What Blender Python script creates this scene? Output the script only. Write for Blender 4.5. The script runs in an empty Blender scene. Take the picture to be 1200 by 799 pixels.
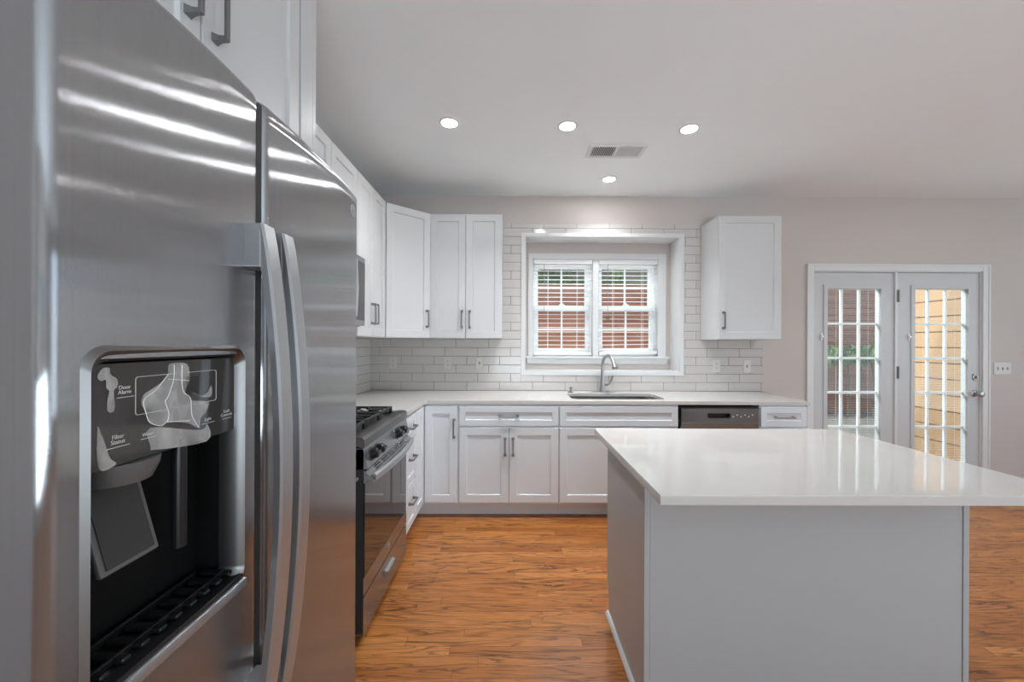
import bpy, bmesh, math, random
from mathutils import Vector, Matrix
random.seed(7)
SC = bpy.context.scene
COL = SC.collection
PI = math.pi

# ------------------------------------------------------------------ camera, sky, sun, exposure
EYE = 1.362
cam_d = bpy.data.cameras.new('camera')
cam = bpy.data.objects.new('camera', cam_d)
COL.objects.link(cam)
cam_d.sensor_width = 36.0
cam_d.lens = 465.0 / 1200.0 * 36.0
cam_d.shift_y = 2.5 / 1200.0
cam_d.clip_start = 0.02
cam.matrix_world = (Matrix.Translation((0, 0, EYE)) @ Matrix.Rotation(-0.004, 4, 'Z')
                    @ Matrix.Rotation(PI / 2, 4, 'X') @ Matrix.Rotation(0.004, 4, 'Z'))
SC.camera = cam

SC.view_settings.view_transform = 'Standard'
SC.view_settings.look = 'None'
SC.view_settings.gamma = 1.0
SC.view_settings.use_curve_mapping = False
SC.view_settings.exposure = 0.20
SC.cycles.use_denoising = True
SC.cycles.max_bounces = 10
SC.cycles.diffuse_bounces = 6
SC.cycles.glossy_bounces = 5
SC.cycles.transparent_max_bounces = 24
SC.cycles.sample_clamp_indirect = 20.0
SC.cycles.caustics_reflective = False
SC.cycles.caustics_refractive = False

W = bpy.data.worlds.new('sky')
SC.world = W
W.use_nodes = True
wn = W.node_tree.nodes
sky = wn.new('ShaderNodeTexSky')
sky.sky_type = 'HOSEK_WILKIE'
sky.sun_direction = Vector((-0.70, -0.25, 0.67)).normalized()
sky.turbidity = 5.0
W.node_tree.links.new(sky.outputs[0], wn['Background'].inputs[0])
wn['Background'].inputs[1].default_value = 3.4

sun_d = bpy.data.lights.new('sun', 'SUN')
sun_d.energy = 1.8
sun_d.angle = 0.03
sun_d.color = (1.0, 0.95, 0.86)
sun = bpy.data.objects.new('sun', sun_d)
COL.objects.link(sun)
sun.rotation_euler = Vector((0.74, 0.16, -0.65)).to_track_quat('-Z', 'Y').to_euler()


def area(name, loc, direction, sx, sy, power, color=(1, 1, 1)):
    d = bpy.data.lights.new(name, 'AREA')
    d.shape = 'RECTANGLE'
    d.size, d.size_y = sx, sy
    d.energy = power
    d.color = color
    o = bpy.data.objects.new(name, d)
    COL.objects.link(o)
    o.location = loc
    o.rotation_euler = Vector(direction).to_track_quat('-Z', 'Y').to_euler()
    return o


# added fill lamps out of view, by the right wall and behind the camera
area('fill_right', (6.10, 0.9, 1.45), (-1, 0, 0.10), 3.6, 2.0, 30, (0.84, 0.99, 1.10))
area('fill_rear_up', (1.6, -2.55, 0.8), (0, 0.45, 0.90), 4.0, 1.2, 104, (0.84, 0.99, 1.10))  # added uplight, tilted to brighten the ceiling
# added lamp outdoors, out of view, aimed down at the kitchen window
area('fill_window', (0.85, 6.0, 4.6), (0, -0.75, -0.66), 3.0, 2.0, 600, (0.88, 0.96, 1.0))

# ------------------------------------------------------------------ materials
MATS = {}


def mat(name, color=(0.8, 0.8, 0.8), rough=0.5, metal=0.0, **kw):
    if name in MATS:
        return MATS[name]
    m = bpy.data.materials.new(name)
    m.use_nodes = True
    b = m.node_tree.nodes['Principled BSDF']
    b.inputs['Base Color'].default_value = (*color, 1)
    b.inputs['Roughness'].default_value = rough
    b.inputs['Metallic'].default_value = metal
    for k, v in kw.items():
        b.inputs[k.replace('_', ' ')].default_value = v
    MATS[name] = m
    return m


def nodes(m):
    return m.node_tree.nodes, m.node_tree.links, m.node_tree.nodes['Principled BSDF']


def N(m, typ, **props):
    n = m.node_tree.nodes.new(typ)
    for k, v in props.items():
        setattr(n, k, v)
    return n


def objcoord(m, scale=(1, 1, 1)):
    tc = N(m, 'ShaderNodeTexCoord')
    mp = N(m, 'ShaderNodeMapping')
    mp.inputs['Scale'].default_value = scale
    m.node_tree.links.new(tc.outputs['Object'], mp.inputs[0])
    return mp.outputs[0]


def speckle(m, c0, c1, scale=(8, 8, 8), detail=4, bump=0.0, bscale=None):
    """soft procedural variation of a plain colour"""
    ns, lk, b = nodes(m)
    v = objcoord(m, scale)
    t = N(m, 'ShaderNodeTexNoise')
    t.inputs['Scale'].default_value = 1.0
    t.inputs['Detail'].default_value = detail
    lk.new(v, t.inputs['Vector'])
    mx = N(m, 'ShaderNodeMix', data_type='RGBA')
    mx.inputs[6].default_value = (*c0, 1)
    mx.inputs[7].default_value = (*c1, 1)
    lk.new(t.outputs['Fac'], mx.inputs[0])
    lk.new(mx.outputs[2], b.inputs['Base Color'])
    if bump:
        v2 = objcoord(m, bscale or scale)
        t2 = N(m, 'ShaderNodeTexNoise')
        t2.inputs['Scale'].default_value = 1.0
        t2.inputs['Detail'].default_value = 3
        lk.new(v2, t2.inputs['Vector'])
        bp = N(m, 'ShaderNodeBump')
        bp.inputs['Strength'].default_value = bump
        bp.inputs['Distance'].default_value = 0.002
        lk.new(t2.outputs['Fac'], bp.inputs['Height'])
        lk.new(bp.outputs[0], b.inputs['Normal'])
    return m


def steel(name, tangent, streak, color=(0.345, 0.350, 0.362), rough=0.13, aniso=1.0, spread=2.9):
    """brushed stainless; `tangent` is the direction highlights smear along"""
    if name in MATS:
        return MATS[name]
    m = mat(name, color, rough, 0.84)
    ns, lk, b = nodes(m)
    b.inputs['Anisotropic'].default_value = aniso
    cv = N(m, 'ShaderNodeCombineXYZ')
    for i in range(3):
        cv.inputs[i].default_value = tangent[i]
    lk.new(cv.outputs[0], b.inputs['Tangent'])
    v = objcoord(m, streak)
    t = N(m, 'ShaderNodeTexNoise')
    t.inputs['Scale'].default_value = 1.0
    t.inputs['Detail'].default_value = 2
    lk.new(v, t.inputs['Vector'])
    mx = N(m, 'ShaderNodeMix', data_type='RGBA')
    mx.inputs[6].default_value = (*[c * 0.93 for c in color], 1)
    mx.inputs[7].default_value = (*[min(1, c * 1.07) for c in color], 1)
    lk.new(t.outputs['Fac'], mx.inputs[0])
    lk.new(mx.outputs[2], b.inputs['Base Color'])
    # the fine scratches of the brushing tilt the surface along `tangent`
    tc = N(m, 'ShaderNodeTexCoord')
    t2 = N(m, 'ShaderNodeTexNoise')
    t2.inputs['Scale'].default_value = 2600.0
    t2.inputs['Detail'].default_value = 1.0
    lk.new(tc.outputs['Object'], t2.inputs['Vector'])
    mm = N(m, 'ShaderNodeMath', operation='MULTIPLY_ADD')
    mm.inputs[1].default_value = spread
    mm.inputs[2].default_value = 0.0
    ce = N(m, 'ShaderNodeMath', operation='SUBTRACT')
    ce.inputs[1].default_value = 0.5
    lk.new(t2.outputs['Fac'], ce.inputs[0])
    ab = N(m, 'ShaderNodeMath', operation='ABSOLUTE')
    lk.new(ce.outputs[0], ab.inputs[0])
    sq = N(m, 'ShaderNodeMath', operation='MULTIPLY')
    lk.new(ce.outputs[0], sq.inputs[0])
    rt_ = N(m, 'ShaderNodeMath', operation='SQRT')
    lk.new(ab.outputs[0], rt_.inputs[0])
    lk.new(rt_.outputs[0], sq.inputs[1])
    lk.new(sq.outputs[0], mm.inputs[0])
    sc_ = N(m, 'ShaderNodeVectorMath', operation='SCALE')
    lk.new(cv.outputs[0], sc_.inputs[0])
    lk.new(mm.outputs[0], sc_.inputs['Scale'])
    ge = N(m, 'ShaderNodeNewGeometry')
    ad = N(m, 'ShaderNodeVectorMath', operation='ADD')
    lk.new(ge.outputs['Normal'], ad.inputs[0])
    lk.new(sc_.outputs[0], ad.inputs[1])
    nz = N(m, 'ShaderNodeVectorMath', operation='NORMALIZE')
    lk.new(ad.outputs[0], nz.inputs[0])
    lk.new(nz.outputs[0], b.inputs['Normal'])
    return m


M_cab = speckle(mat('white cabinet paint', rough=0.38), (0.60, 0.61, 0.617), (0.63, 0.635, 0.642), (3, 3, 3))
M_base = speckle(mat('pale grey cabinet paint', rough=0.38), (0.69, 0.73, 0.765), (0.72, 0.755, 0.785), (3, 3, 3))
M_island = speckle(mat('island paint', rough=0.42), (0.47, 0.485, 0.49), (0.50, 0.515, 0.52), (2, 2, 2), bump=0.03, bscale=(60, 60, 60))
M_trim = mat('white trim paint', (0.68, 0.685, 0.685), 0.35)
M_door = speckle(mat('white door paint', rough=0.4), (0.55, 0.56, 0.565), (0.57, 0.58, 0.585), (3, 3, 3))
M_wall = speckle(mat('greige wall paint', rough=0.75), (0.555, 0.505, 0.478), (0.58, 0.53, 0.50), (2, 2, 2), bump=0.05, bscale=(250, 250, 250))
M_ceil = speckle(mat('ceiling paint', rough=0.85), (0.83, 0.86, 0.875), (0.85, 0.88, 0.895), (2, 2, 2), bump=0.05, bscale=(200, 200, 200))
M_quartz = speckle(mat('white quartz', rough=0.05, IOR=1.6), (0.61, 0.59, 0.565), (0.66, 0.64, 0.615), (9, 9, 9), detail=8)
M_tile = speckle(mat('glazed white tile', rough=0.14), (0.55, 0.527, 0.505), (0.60, 0.577, 0.555), (5, 5, 14))
M_grout = mat('grey grout', (0.20, 0.185, 0.175), 0.9)
M_steelY = steel('brushed steel front', (0.15, 1, 0), (300, 300, 2.0))
M_steelX = steel('brushed steel across', (1, 0.15, 0), (300, 300, 2.0))
M_steelH = mat('satin steel', (0.44, 0.45, 0.465), 0.32, 0.75)
M_steelD = mat('dark steel trim', (0.21, 0.207, 0.203), 0.38, 1.0)
M_nickel = mat('brushed nickel', (0.46, 0.45, 0.43), 0.30, 1.0)
M_pull = mat('dark nickel pull', (0.27, 0.27, 0.27), 0.36, 1.0)
M_black = mat('black plastic', (0.012, 0.012, 0.013), 0.28)
M_blackm = mat('black cast iron', (0.02, 0.02, 0.021), 0.55)
M_glassb = mat('black oven glass', (0.02, 0.02, 0.021), 0.04, 0.0, IOR=1.9)
M_panel = mat('dark control glass', (0.055, 0.052, 0.05), 0.09)
M_seam = mat('dark gasket', (0.03, 0.03, 0.032), 0.6)
M_grey = mat('grey plastic', (0.12, 0.12, 0.12), 0.4)
M_fside = speckle(mat('fridge side grey', rough=0.4, metal=0.6), (0.30, 0.295, 0.29), (0.34, 0.335, 0.33), (40, 40, 40))
M_print = mat('printed grey lettering', (0.62, 0.62, 0.61), 0.5)
M_almond = mat('almond plastic', (0.60, 0.575, 0.525), 0.35)
M_slot = mat('outlet slot', (0.05, 0.05, 0.05), 0.6)
M_blind = mat('white blind slats', (0.86, 0.86, 0.855), 0.4)
M_cord = mat('grey cord', (0.30, 0.30, 0.30), 0.7)
M_sash = mat('white vinyl', (0.86, 0.865, 0.87), 0.3)


def make_glass():
    m = bpy.data.materials.new('window glass')
    m.use_nodes = True
    nt = m.node_tree
    nt.nodes.remove(nt.nodes['Principled BSDF'])
    out = nt.nodes['Material Output']
    tr = nt.nodes.new('ShaderNodeBsdfTransparent')
    tr.inputs[0].default_value = (0.96, 0.975, 0.965, 1)
    gl = nt.nodes.new('ShaderNodeBsdfGlossy')
    gl.inputs['Roughness'].default_value = 0.0
    lw = nt.nodes.new('ShaderNodeLayerWeight')
    pw = nt.nodes.new('ShaderNodeMath')
    pw.operation = 'POWER'
    pw.inputs[1].default_value = 5.0
    nt.links.new(lw.outputs['Facing'], pw.inputs[0])
    lw.inputs[0].default_value = 0.5
    fr = nt.nodes.new('ShaderNodeMath')
    fr.operation = 'MULTIPLY_ADD'
    fr.inputs[1].default_value = 0.96
    fr.inputs[2].default_value = 0.03
    nt.links.new(pw.outputs[0], fr.inputs[0])
    mx = nt.nodes.new('ShaderNodeMixShader')
    nt.links.new(fr.outputs[0], mx.inputs[0])
    nt.links.new(tr.outputs[0], mx.inputs[1])
    nt.links.new(gl.outputs[0], mx.inputs[2])
    nt.links.new(mx.outputs[0], out.inputs[0])
    return m


M_glass = make_glass()


def make_glare():  # whitish see-through colour for the painted reflections on the dispenser panel
    m = bpy.data.materials.new('painted cloudy reflection')
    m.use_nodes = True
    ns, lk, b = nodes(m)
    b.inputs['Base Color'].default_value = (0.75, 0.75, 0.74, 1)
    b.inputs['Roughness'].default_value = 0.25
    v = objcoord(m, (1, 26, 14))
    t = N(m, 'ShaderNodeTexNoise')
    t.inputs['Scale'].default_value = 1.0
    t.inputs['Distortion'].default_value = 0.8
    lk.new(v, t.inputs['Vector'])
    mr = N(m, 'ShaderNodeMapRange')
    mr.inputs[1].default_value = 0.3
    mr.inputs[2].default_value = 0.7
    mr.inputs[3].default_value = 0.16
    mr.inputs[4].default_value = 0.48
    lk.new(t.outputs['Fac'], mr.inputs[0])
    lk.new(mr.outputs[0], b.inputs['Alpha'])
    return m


M_glare = make_glare()
M_glare_line = mat('painted white reflection line', (0.85, 0.85, 0.84), 0.3)  # opaque white for the bright lines of the painted reflections


def emit(name, color, strength):
    m = mat(name, color, 0.5)
    b = m.node_tree.nodes['Principled BSDF']
    b.inputs['Emission Color'].default_value = (*color, 1)
    b.inputs['Emission Strength'].default_value = strength
    return m


M_lens = emit('lit lamp lens', (0.985, 0.995, 1.0), 130.0)


def make_floor_mat():
    m = mat('oak strip floor', rough=0.3)
    ns, lk, b = nodes(m)
    v = objcoord(m)
    br = N(m, 'ShaderNodeTexBrick')
    br.offset = 0.0
    br.squash = 1.0
    br.inputs['Color1'].default_value = (0, 0, 0, 1)
    br.inputs['Color2'].default_value = (1, 1, 1, 1)
    br.inputs['Mortar'].default_value = (0.5, 0.5, 0.5, 1)
    br.inputs['Scale'].default_value = 1.0
    br.inputs['Mortar Size'].default_value = 0.0010
    br.inputs['Mortar Smooth'].default_value = 0.3
    br.inputs['Brick Width'].default_value = 0.80
    br.inputs['Row Height'].default_value = 0.0575
    sp0 = N(m, 'ShaderNodeSeparateXYZ')
    lk.new(v, sp0.inputs[0])
    row = N(m, 'ShaderNodeMath', operation='DIVIDE')
    row.inputs[1].default_value = 0.0575
    lk.new(sp0.outputs[1], row.inputs[0])
    rfl = N(m, 'ShaderNodeMath', operation='FLOOR')
    lk.new(row.outputs[0], rfl.inputs[0])
    wnz = N(m, 'ShaderNodeTexWhiteNoise', noise_dimensions='1D')
    lk.new(rfl.outputs[0], wnz.inputs['W'])
    shx = N(m, 'ShaderNodeMath', operation='MULTIPLY_ADD')
    shx.inputs[1].default_value = 5.3
    lk.new(wnz.outputs['Value'], shx.inputs[0])
    lk.new(sp0.outputs[0], shx.inputs[2])
    bv = N(m, 'ShaderNodeCombineXYZ')
    lk.new(shx.outputs[0], bv.inputs[0])
    lk.new(sp0.outputs[1], bv.inputs[1])
    lk.new(bv.outputs[0], br.inputs['Vector'])
    # per-board shift of the grain
    sep = N(m, 'ShaderNodeSeparateXYZ')
    lk.new(v, sep.inputs[0])
    rnd = N(m, 'ShaderNodeMath', operation='MULTIPLY')
    rnd.inputs[1].default_value = 37.0
    lk.new(br.outputs['Color'], rnd.inputs[0])
    cx = N(m, 'ShaderNodeCombineXYZ')
    ax = N(m, 'ShaderNodeMath', operation='MULTIPLY_ADD')
    ax.inputs[1].default_value = 1.5
    lk.new(sep.outputs[0], ax.inputs[0])
    lk.new(rnd.outputs[0], ax.inputs[2])
    ay = N(m, 'ShaderNodeMath', operation='MULTIPLY')
    ay.inputs[1].default_value = 14.0
    lk.new(sep.outputs[1], ay.inputs[0])
    lk.new(ax.outputs[0], cx.inputs[0])
    lk.new(ay.outputs[0], cx.inputs[1])
    lk.new(rnd.outputs[0], cx.inputs[2])
    # cathedral figure: contour lines of a stretched noise
    n1 = N(m, 'ShaderNodeTexNoise')
    n1.inputs['Scale'].default_value = 1.0
    n1.inputs['Detail'].default_value = 4.0
    n1.inputs['Roughness'].default_value = 0.45
    n1.inputs['Distortion'].default_value = 0.4
    lk.new(cx.outputs[0], n1.inputs['Vector'])
    k = N(m, 'ShaderNodeMath', operation='MULTIPLY')
    k.inputs[1].default_value = 8.0
    lk.new(n1.outputs['Fac'], k.inputs[0])
    fr = N(m, 'ShaderNodeMath', operation='FRACT')
    lk.new(k.outputs[0], fr.inputs[0])
    veins = N(m, 'ShaderNodeValToRGB')
    e = veins.color_ramp.elements
    e[0].position, e[0].color = 0.0, (1, 1, 1, 1)
    e[1].position, e[1].color = 1.0, (0.25, 0.25, 0.25, 1)
    x = veins.color_ramp.elements.new(0.16)
    x.color = (0.68, 0.68, 0.68, 1)
    x = veins.color_ramp.elements.new(0.42)
    x.color = (0, 0, 0, 1)
    x = veins.color_ramp.elements.new(0.85)
    x.color = (0.18, 0.18, 0.18, 1)
    lk.new(fr.outputs[0], veins.inputs[0])
    # fine pores
    mp2 = N(m, 'ShaderNodeMapping')
    mp2.inputs['Scale'].default_value = (9, 260, 1)
    lk.new(v, mp2.inputs[0])
    n2 = N(m, 'ShaderNodeTexNoise')
    n2.inputs['Scale'].default_value = 1.0
    n2.inputs['Detail'].default_value = 3.0
    lk.new(mp2.outputs[0], n2.inputs['Vector'])
    board = N(m, 'ShaderNodeValToRGB')
    e = board.color_ramp.elements
    e[0].position, e[0].color = 0.0, (0.38, 0.125, 0.027, 1)
    e[1].position, e[1].color = 1.0, (0.57, 0.225, 0.058, 1)
    x = board.color_ramp.elements.new(0.5)
    x.color = (0.47, 0.168, 0.038, 1)
    lk.new(br.outputs['Color'], board.inputs[0])
    m1 = N(m, 'ShaderNodeMix', data_type='RGBA')
    m1.inputs[7].default_value = (0.085, 0.030, 0.009, 1)
    vf = N(m, 'ShaderNodeMath', operation='MULTIPLY')
    vf.inputs[1].default_value = 1.0
    # veins fade in and out over the boards
    n3 = N(m, 'ShaderNodeTexNoise')
    n3.inputs['Scale'].default_value = 1.0
    n3.inputs['Detail'].default_value = 1.0
    mp3 = N(m, 'ShaderNodeMapping')
    mp3.inputs['Scale'].default_value = (2.2, 9, 1)
    lk.new(v, mp3.inputs[0])
    lk.new(mp3.outputs[0], n3.inputs['Vector'])
    mr3 = N(m, 'ShaderNodeMapRange')
    mr3.inputs[1].default_value = 0.3
    mr3.inputs[2].default_value = 0.7
    mr3.inputs[3].default_value = 0.45
    mr3.inputs[4].default_value = 1.0
    lk.new(n3.outputs['Fac'], mr3.inputs[0])
    vm = N(m, 'ShaderNodeMath', operation='MULTIPLY')
    lk.new(veins.outputs[0], vm.inputs[0])
    lk.new(mr3.outputs[0], vm.inputs[1])
    lk.new(vm.outputs[0], vf.inputs[0])
    lk.new(vf.outputs[0], m1.inputs[0])
    lk.new(board.outputs[0], m1.inputs[6])
    m2 = N(m, 'ShaderNodeMix', data_type='RGBA', blend_type='MULTIPLY')
    m2.inputs[0].default_value = 1.0
    mr = N(m, 'ShaderNodeMapRange')
    mr.inputs[1].default_value = 0.3
    mr.inputs[2].default_value = 0.7
    mr.inputs[3].default_value = 0.70
    mr.inputs[4].default_value = 1.16
    lk.new(n2.outputs['Fac'], mr.inputs[0])
    lk.new(m1.outputs[2], m2.inputs[6])
    lk.new(mr.outputs[0], m2.inputs[7])
    m3 = N(m, 'ShaderNodeMix', data_type='RGBA')
    m3.inputs[7].default_value = (0.07, 0.03, 0.012, 1)
    gf = N(m, 'ShaderNodeMath', operation='MULTIPLY')
    gf.inputs[1].default_value = 0.75
    lk.new(br.outputs['Fac'], gf.inputs[0])
    lk.new(gf.outputs[0], m3.inputs[0])
    lk.new(m2.outputs[2], m3.inputs[6])
    lk.new(m3.outputs[2], b.inputs['Base Color'])
    bp = N(m, 'ShaderNodeBump')
    bp.inputs['Strength'].default_value = 0.25
    bp.inputs['Distance'].default_value = 0.001
    bp.invert = True
    lk.new(br.outputs['Fac'], bp.inputs['Height'])
    bp2 = N(m, 'ShaderNodeBump')
    bp2.inputs['Strength'].default_value = 0.06
    bp2.inputs['Distance'].default_value = 0.002
    lk.new(n2.outputs['Fac'], bp2.inputs['Height'])
    lk.new(bp.outputs[0], bp2.inputs['Normal'])
    lk.new(bp2.outputs[0], b.inputs['Normal'])
    b.inputs['Roughness'].default_value = 0.30
    return m


M_floor = make_floor_mat()


# ------------------------------------------------------------------ mesh helpers
class MB:
    """collects shapes and links them as ONE mesh object"""

    def __init__(self):
        self.v, self.f, self.m, self.mi = [], [], [], 0

    def raw(self, verts, faces):
        o = len(self.v)
        self.v += [tuple(p) for p in verts]
        self.f += [tuple(i + o for i in f) for f in faces]
        self.m += [self.mi] * len(faces)
        return self

    def slot(self, i):
        self.mi = i
        return self

    def from_bm(self, bm, mtx=None):
        bm.verts.ensure_lookup_table()
        bm.verts.index_update()
        vs = [(mtx @ v.co) if mtx else v.co.copy() for v in bm.verts]
        self.raw(vs, [[v.index for v in f.verts] for f in bm.faces])
        bm.free()
        return self

    def box(self, x0, x1, y0, y1, z0, z1, bevel=0.0, seg=2, mtx=None):
        bm = bmesh.new()
        bmesh.ops.create_cube(bm, size=1.0)
        for v in bm.verts:
            v.co = Vector(((x0 + x1) / 2 + v.co.x * (x1 - x0), (y0 + y1) / 2 + v.co.y * (y1 - y0),
                           (z0 + z1) / 2 + v.co.z * (z1 - z0)))
        if bevel:
            b = min(bevel, 0.45 * min(abs(x1 - x0), abs(y1 - y0), abs(z1 - z0)))
            bmesh.ops.bevel(bm, geom=bm.edges[:], offset=b, segments=seg, affect='EDGES', profile=0.5)
        return self.from_bm(bm, mtx)

    def prism(self, poly, lo, hi, axis='z', mtx=None):
        """polygon (list of 2-D points) pushed along an axis; x: (y,z)  y: (x,z)  z: (x,y)"""
        def p(a, b, c):
            q = {'x': (c, a, b), 'y': (a, c, b), 'z': (a, b, c)}[axis]
            return (mtx @ Vector(q)) if mtx else q
        n = len(poly)
        vs = [p(a, b, lo) for a, b in poly] + [p(a, b, hi) for a, b in poly]
        fs = [tuple(range(n - 1, -1, -1)), tuple(range(n, 2 * n))]
        fs += [(i, (i + 1) % n, n + (i + 1) % n, n + i) for i in range(n)]
        return self.raw(vs, fs)

    def ring(self, outer, inner, lo, hi, axis='z', mtx=None):
        """frame between two outlines with the same number of points"""
        def p(a, b, c):
            q = {'x': (c, a, b), 'y': (a, c, b), 'z': (a, b, c)}[axis]
            return (mtx @ Vector(q)) if mtx else q
        n = len(outer)
        vs = [p(a, b, lo) for a, b in outer] + [p(a, b, lo) for a, b in inner] + \
             [p(a, b, hi) for a, b in outer] + [p(a, b, hi) for a, b in inner]
        fs = []
        for i in range(n):
            j = (i + 1) % n
            fs += [(i, j, n + j, n + i), (2 * n + j, 2 * n + i, 3 * n + i, 3 * n + j),
                   (j, i, 2 * n + i, 2 * n + j), (n + i, n + j, 3 * n + j, 3 * n + i)]
        return self.raw(vs, fs)

    def tube(self, pts, r, seg=10, closed=False, flat=1.0):
        pts = [Vector(p) for p in pts]
        n = len(pts)
        rs = r if isinstance(r, (list, tuple)) else [r] * n
        vs, fs = [], []
        prev = None
        for i, p in enumerate(pts):
            a = pts[(i - 1) % n] if (closed or i > 0) else p
            c = pts[(i + 1) % n] if (closed or i < n - 1) else p
            t = (c - a)
            t = t.normalized() if t.length > 1e-9 else Vector((0, 0, 1))
            if prev is None:
                up = Vector((0, 0, 1)) if abs(t.z) < 0.9 else Vector((1, 0, 0))
                u = t.cross(up).normalized()
            else:
                u = (prev - t * prev.dot(t)).normalized()
            prev = u
            w = t.cross(u)
            for k in range(seg):
                an = 2 * PI * k / seg
                vs.append(p + (u * math.cos(an) + w * math.sin(an) * flat) * rs[i])
        m = n if closed else n - 1
        for i in range(m):
            j = (i + 1) % n
            for k in range(seg):
                k2 = (k + 1) % seg
                fs.append((i * seg + k, i * seg + k2, j * seg + k2, j * seg + k))
        if not closed:
            fs.append(tuple(range(seg - 1, -1, -1)))
            fs.append(tuple((n - 1) * seg + k for k in range(seg)))
        return self.raw(vs, fs)

    def lathe(self, prof, o, axis=(0, 0, 1), seg=24):
        """profile [(radius, height)] turned about an axis through o"""
        o = Vector(o)
        ax = Vector(axis).normalized()
        up = Vector((0, 0, 1)) if abs(ax.z) < 0.9 else Vector((1, 0, 0))
        u = ax.cross(up).normalized()
        w = ax.cross(u)
        vs, fs = [], []
        for r, h in prof:
            for k in range(seg):
                an = 2 * PI * k / seg
                vs.append(o + ax * h + (u * math.cos(an) + w * math.sin(an)) * max(r, 1e-5))
        for i in range(len(prof) - 1):
            for k in range(seg):
                k2 = (k + 1) % seg
                fs.append((i * seg + k, i * seg + k2, (i + 1) * seg + k2, (i + 1) * seg + k))
        fs.append(tuple(range(seg - 1, -1, -1)))
        fs.append(tuple((len(prof) - 1) * seg + k for k in range(seg)))
        return self.raw(vs, fs)

    def build(self, name, mats, parent=None, smooth=35):
        me = bpy.data.meshes.new(name)
        off = WL[parent] if parent is not None else Vector((0, 0, 0))
        me.from_pydata([tuple(Vector(p) - off) for p in self.v], [], self.f)
        mats = mats if isinstance(mats, (list, tuple)) else [mats]
        for m in mats:
            me.materials.append(m)
        if len(mats) > 1:
            me.polygons.foreach_set('material_index', self.m)
        bm = bmesh.new()
        bm.from_mesh(me)
        bmesh.ops.recalc_face_normals(bm, faces=bm.faces[:])
        bm.to_mesh(me)
        bm.free()
        if smooth:
            me.polygons.foreach_set('use_smooth', [True] * len(me.polygons))
            me.set_sharp_from_angle(angle=math.radians(smooth))
        o = bpy.data.objects.new(name, me)
        COL.objects.link(o)
        if smooth:
            wm = o.modifiers.new('weighted normals', 'WEIGHTED_NORMAL')
            wm.keep_sharp = True
        WL[o] = off
        if parent is not None:
            o.parent = parent
        return o


WL = {}


def tag(o, label, cat, group=None):
    o['label'] = label
    o['category'] = cat
    if group:
        o['group'] = group
    return o


def thing(name, label, cat, loc, group=None):
    o = bpy.data.objects.new(name, None)
    o.empty_display_size = 0.05
    COL.objects.link(o)
    o.location = loc
    WL[o] = Vector(loc)
    return tag(o, label, cat, group)


def structure(name, mb, mats, parent=None, smooth=0):
    o = mb.build(name, mats, parent, smooth)
    if parent is None:
        o['kind'] = 'structure'
    return o


def rrect(a0, a1, b0, b1, r, seg=6):
    """rounded rectangle outline"""
    pts = []
    for cx, cy, s in ((a1 - r, b1 - r, 0), (a0 + r, b1 - r, 1), (a0 + r, b0 + r, 2), (a1 - r, b0 + r, 3)):
        for k in range(seg + 1):
            an = PI / 2 * (s + k / seg)
            pts.append((cx + r * math.cos(an), cy + r * math.sin(an)))
    return pts


class Frame:
    """a vertical face: u runs along it, n sticks out of it towards the room"""

    def __init__(self, o, u, n):
        self.o, self.u, self.n = Vector(o), Vector(u).normalized(), Vector(n).normalized()
        self.mtx = Matrix(((self.u.x, self.n.x, 0, self.o.x), (self.u.y, self.n.y, 0, self.o.y),
                           (0, 0, 1, self.o.z), (0, 0, 0, 1)))

    def p(self, u, n, z):
        return self.o + self.u * u + self.n * n + Vector((0, 0, z))


def shaker(mb, F, u0, u1, z0, z1, t=0.020, rail=0.058, deep=0.009):
    """flat frame-and-panel front standing proud of the cabinet box"""
    e = 0.0018

    def R(d, n):
        return [F.p(u0 + d, n, z0 + d), F.p(u1 - d, n, z0 + d), F.p(u1 - d, n, z1 - d), F.p(u0 + d, n, z1 - d)]
    rings = [R(0, 0.001), R(0, t - e), R(e, t), R(rail, t), R(rail + 0.0035, t - deep * 0.55), R(rail + 0.005, t - deep)]
    vs = [p for r in rings for p in r]
    fs = [(3, 2, 1, 0)]
    for i in range(len(rings) - 1):
        for k in range(4):
            k2 = (k + 1) % 4
            fs.append((4 * i + k, 4 * i + k2, 4 * i + 4 + k2, 4 * i + 4 + k))
    b = 4 * (len(rings) - 1)
    fs.append((b, b + 1, b + 2, b + 3))
    mb.raw(vs, fs)
    return mb


def pull(F, uc, zc, length, vertical, parent, n0=0.020, material=None):
    """square bar pull with two flared feet"""
    mb = MB()
    h = length / 2
    st, w = 0.030, 0.0055
    def box(u0, u1, a0, a1, z0, z1):
        mb.box(u0, u1, a0, a1, z0, z1, 0.0012, 1, F.mtx)
    if vertical:
        box(uc - w, uc + w, n0 + st - 0.004, n0 + st + 0.005, zc - h, zc + h)
    else:
        box(uc - h, uc + h, n0 + st - 0.004, n0 + st + 0.005, zc - w, zc + w)
    for s in (-1, 1):
        prof = [(0.0105, 0.0), (0.0085, 0.006), (0.0062, 0.014), (0.0054, 0.022), (0.0056, st)]
        rings = []
        for r, d in prof:
            c = s * (h - 0.0055)
            for a, b in ((-1, -1), (1, -1), (1, 1), (-1, 1)):
                if vertical:
                    rings.append(F.p(uc + a * r, n0 + d, zc + c + b * r))
                else:
                    rings.append(F.p(uc + c + a * r, n0 + d, zc + b * r))
        fs = [(3, 2, 1, 0)]
        for i in range(len(prof) - 1):
            for k in range(4):
                k2 = (k + 1) % 4
                fs.append((4 * i + k, 4 * i + k2, 4 * i + 4 + k2, 4 * i + 4 + k))
        n = 4 * (len(prof) - 1)
        fs.append((n, n + 1, n + 2, n + 3))
        mb.raw(rings, fs)
    return mb.build('handle', material or M_pull, parent)


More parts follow.
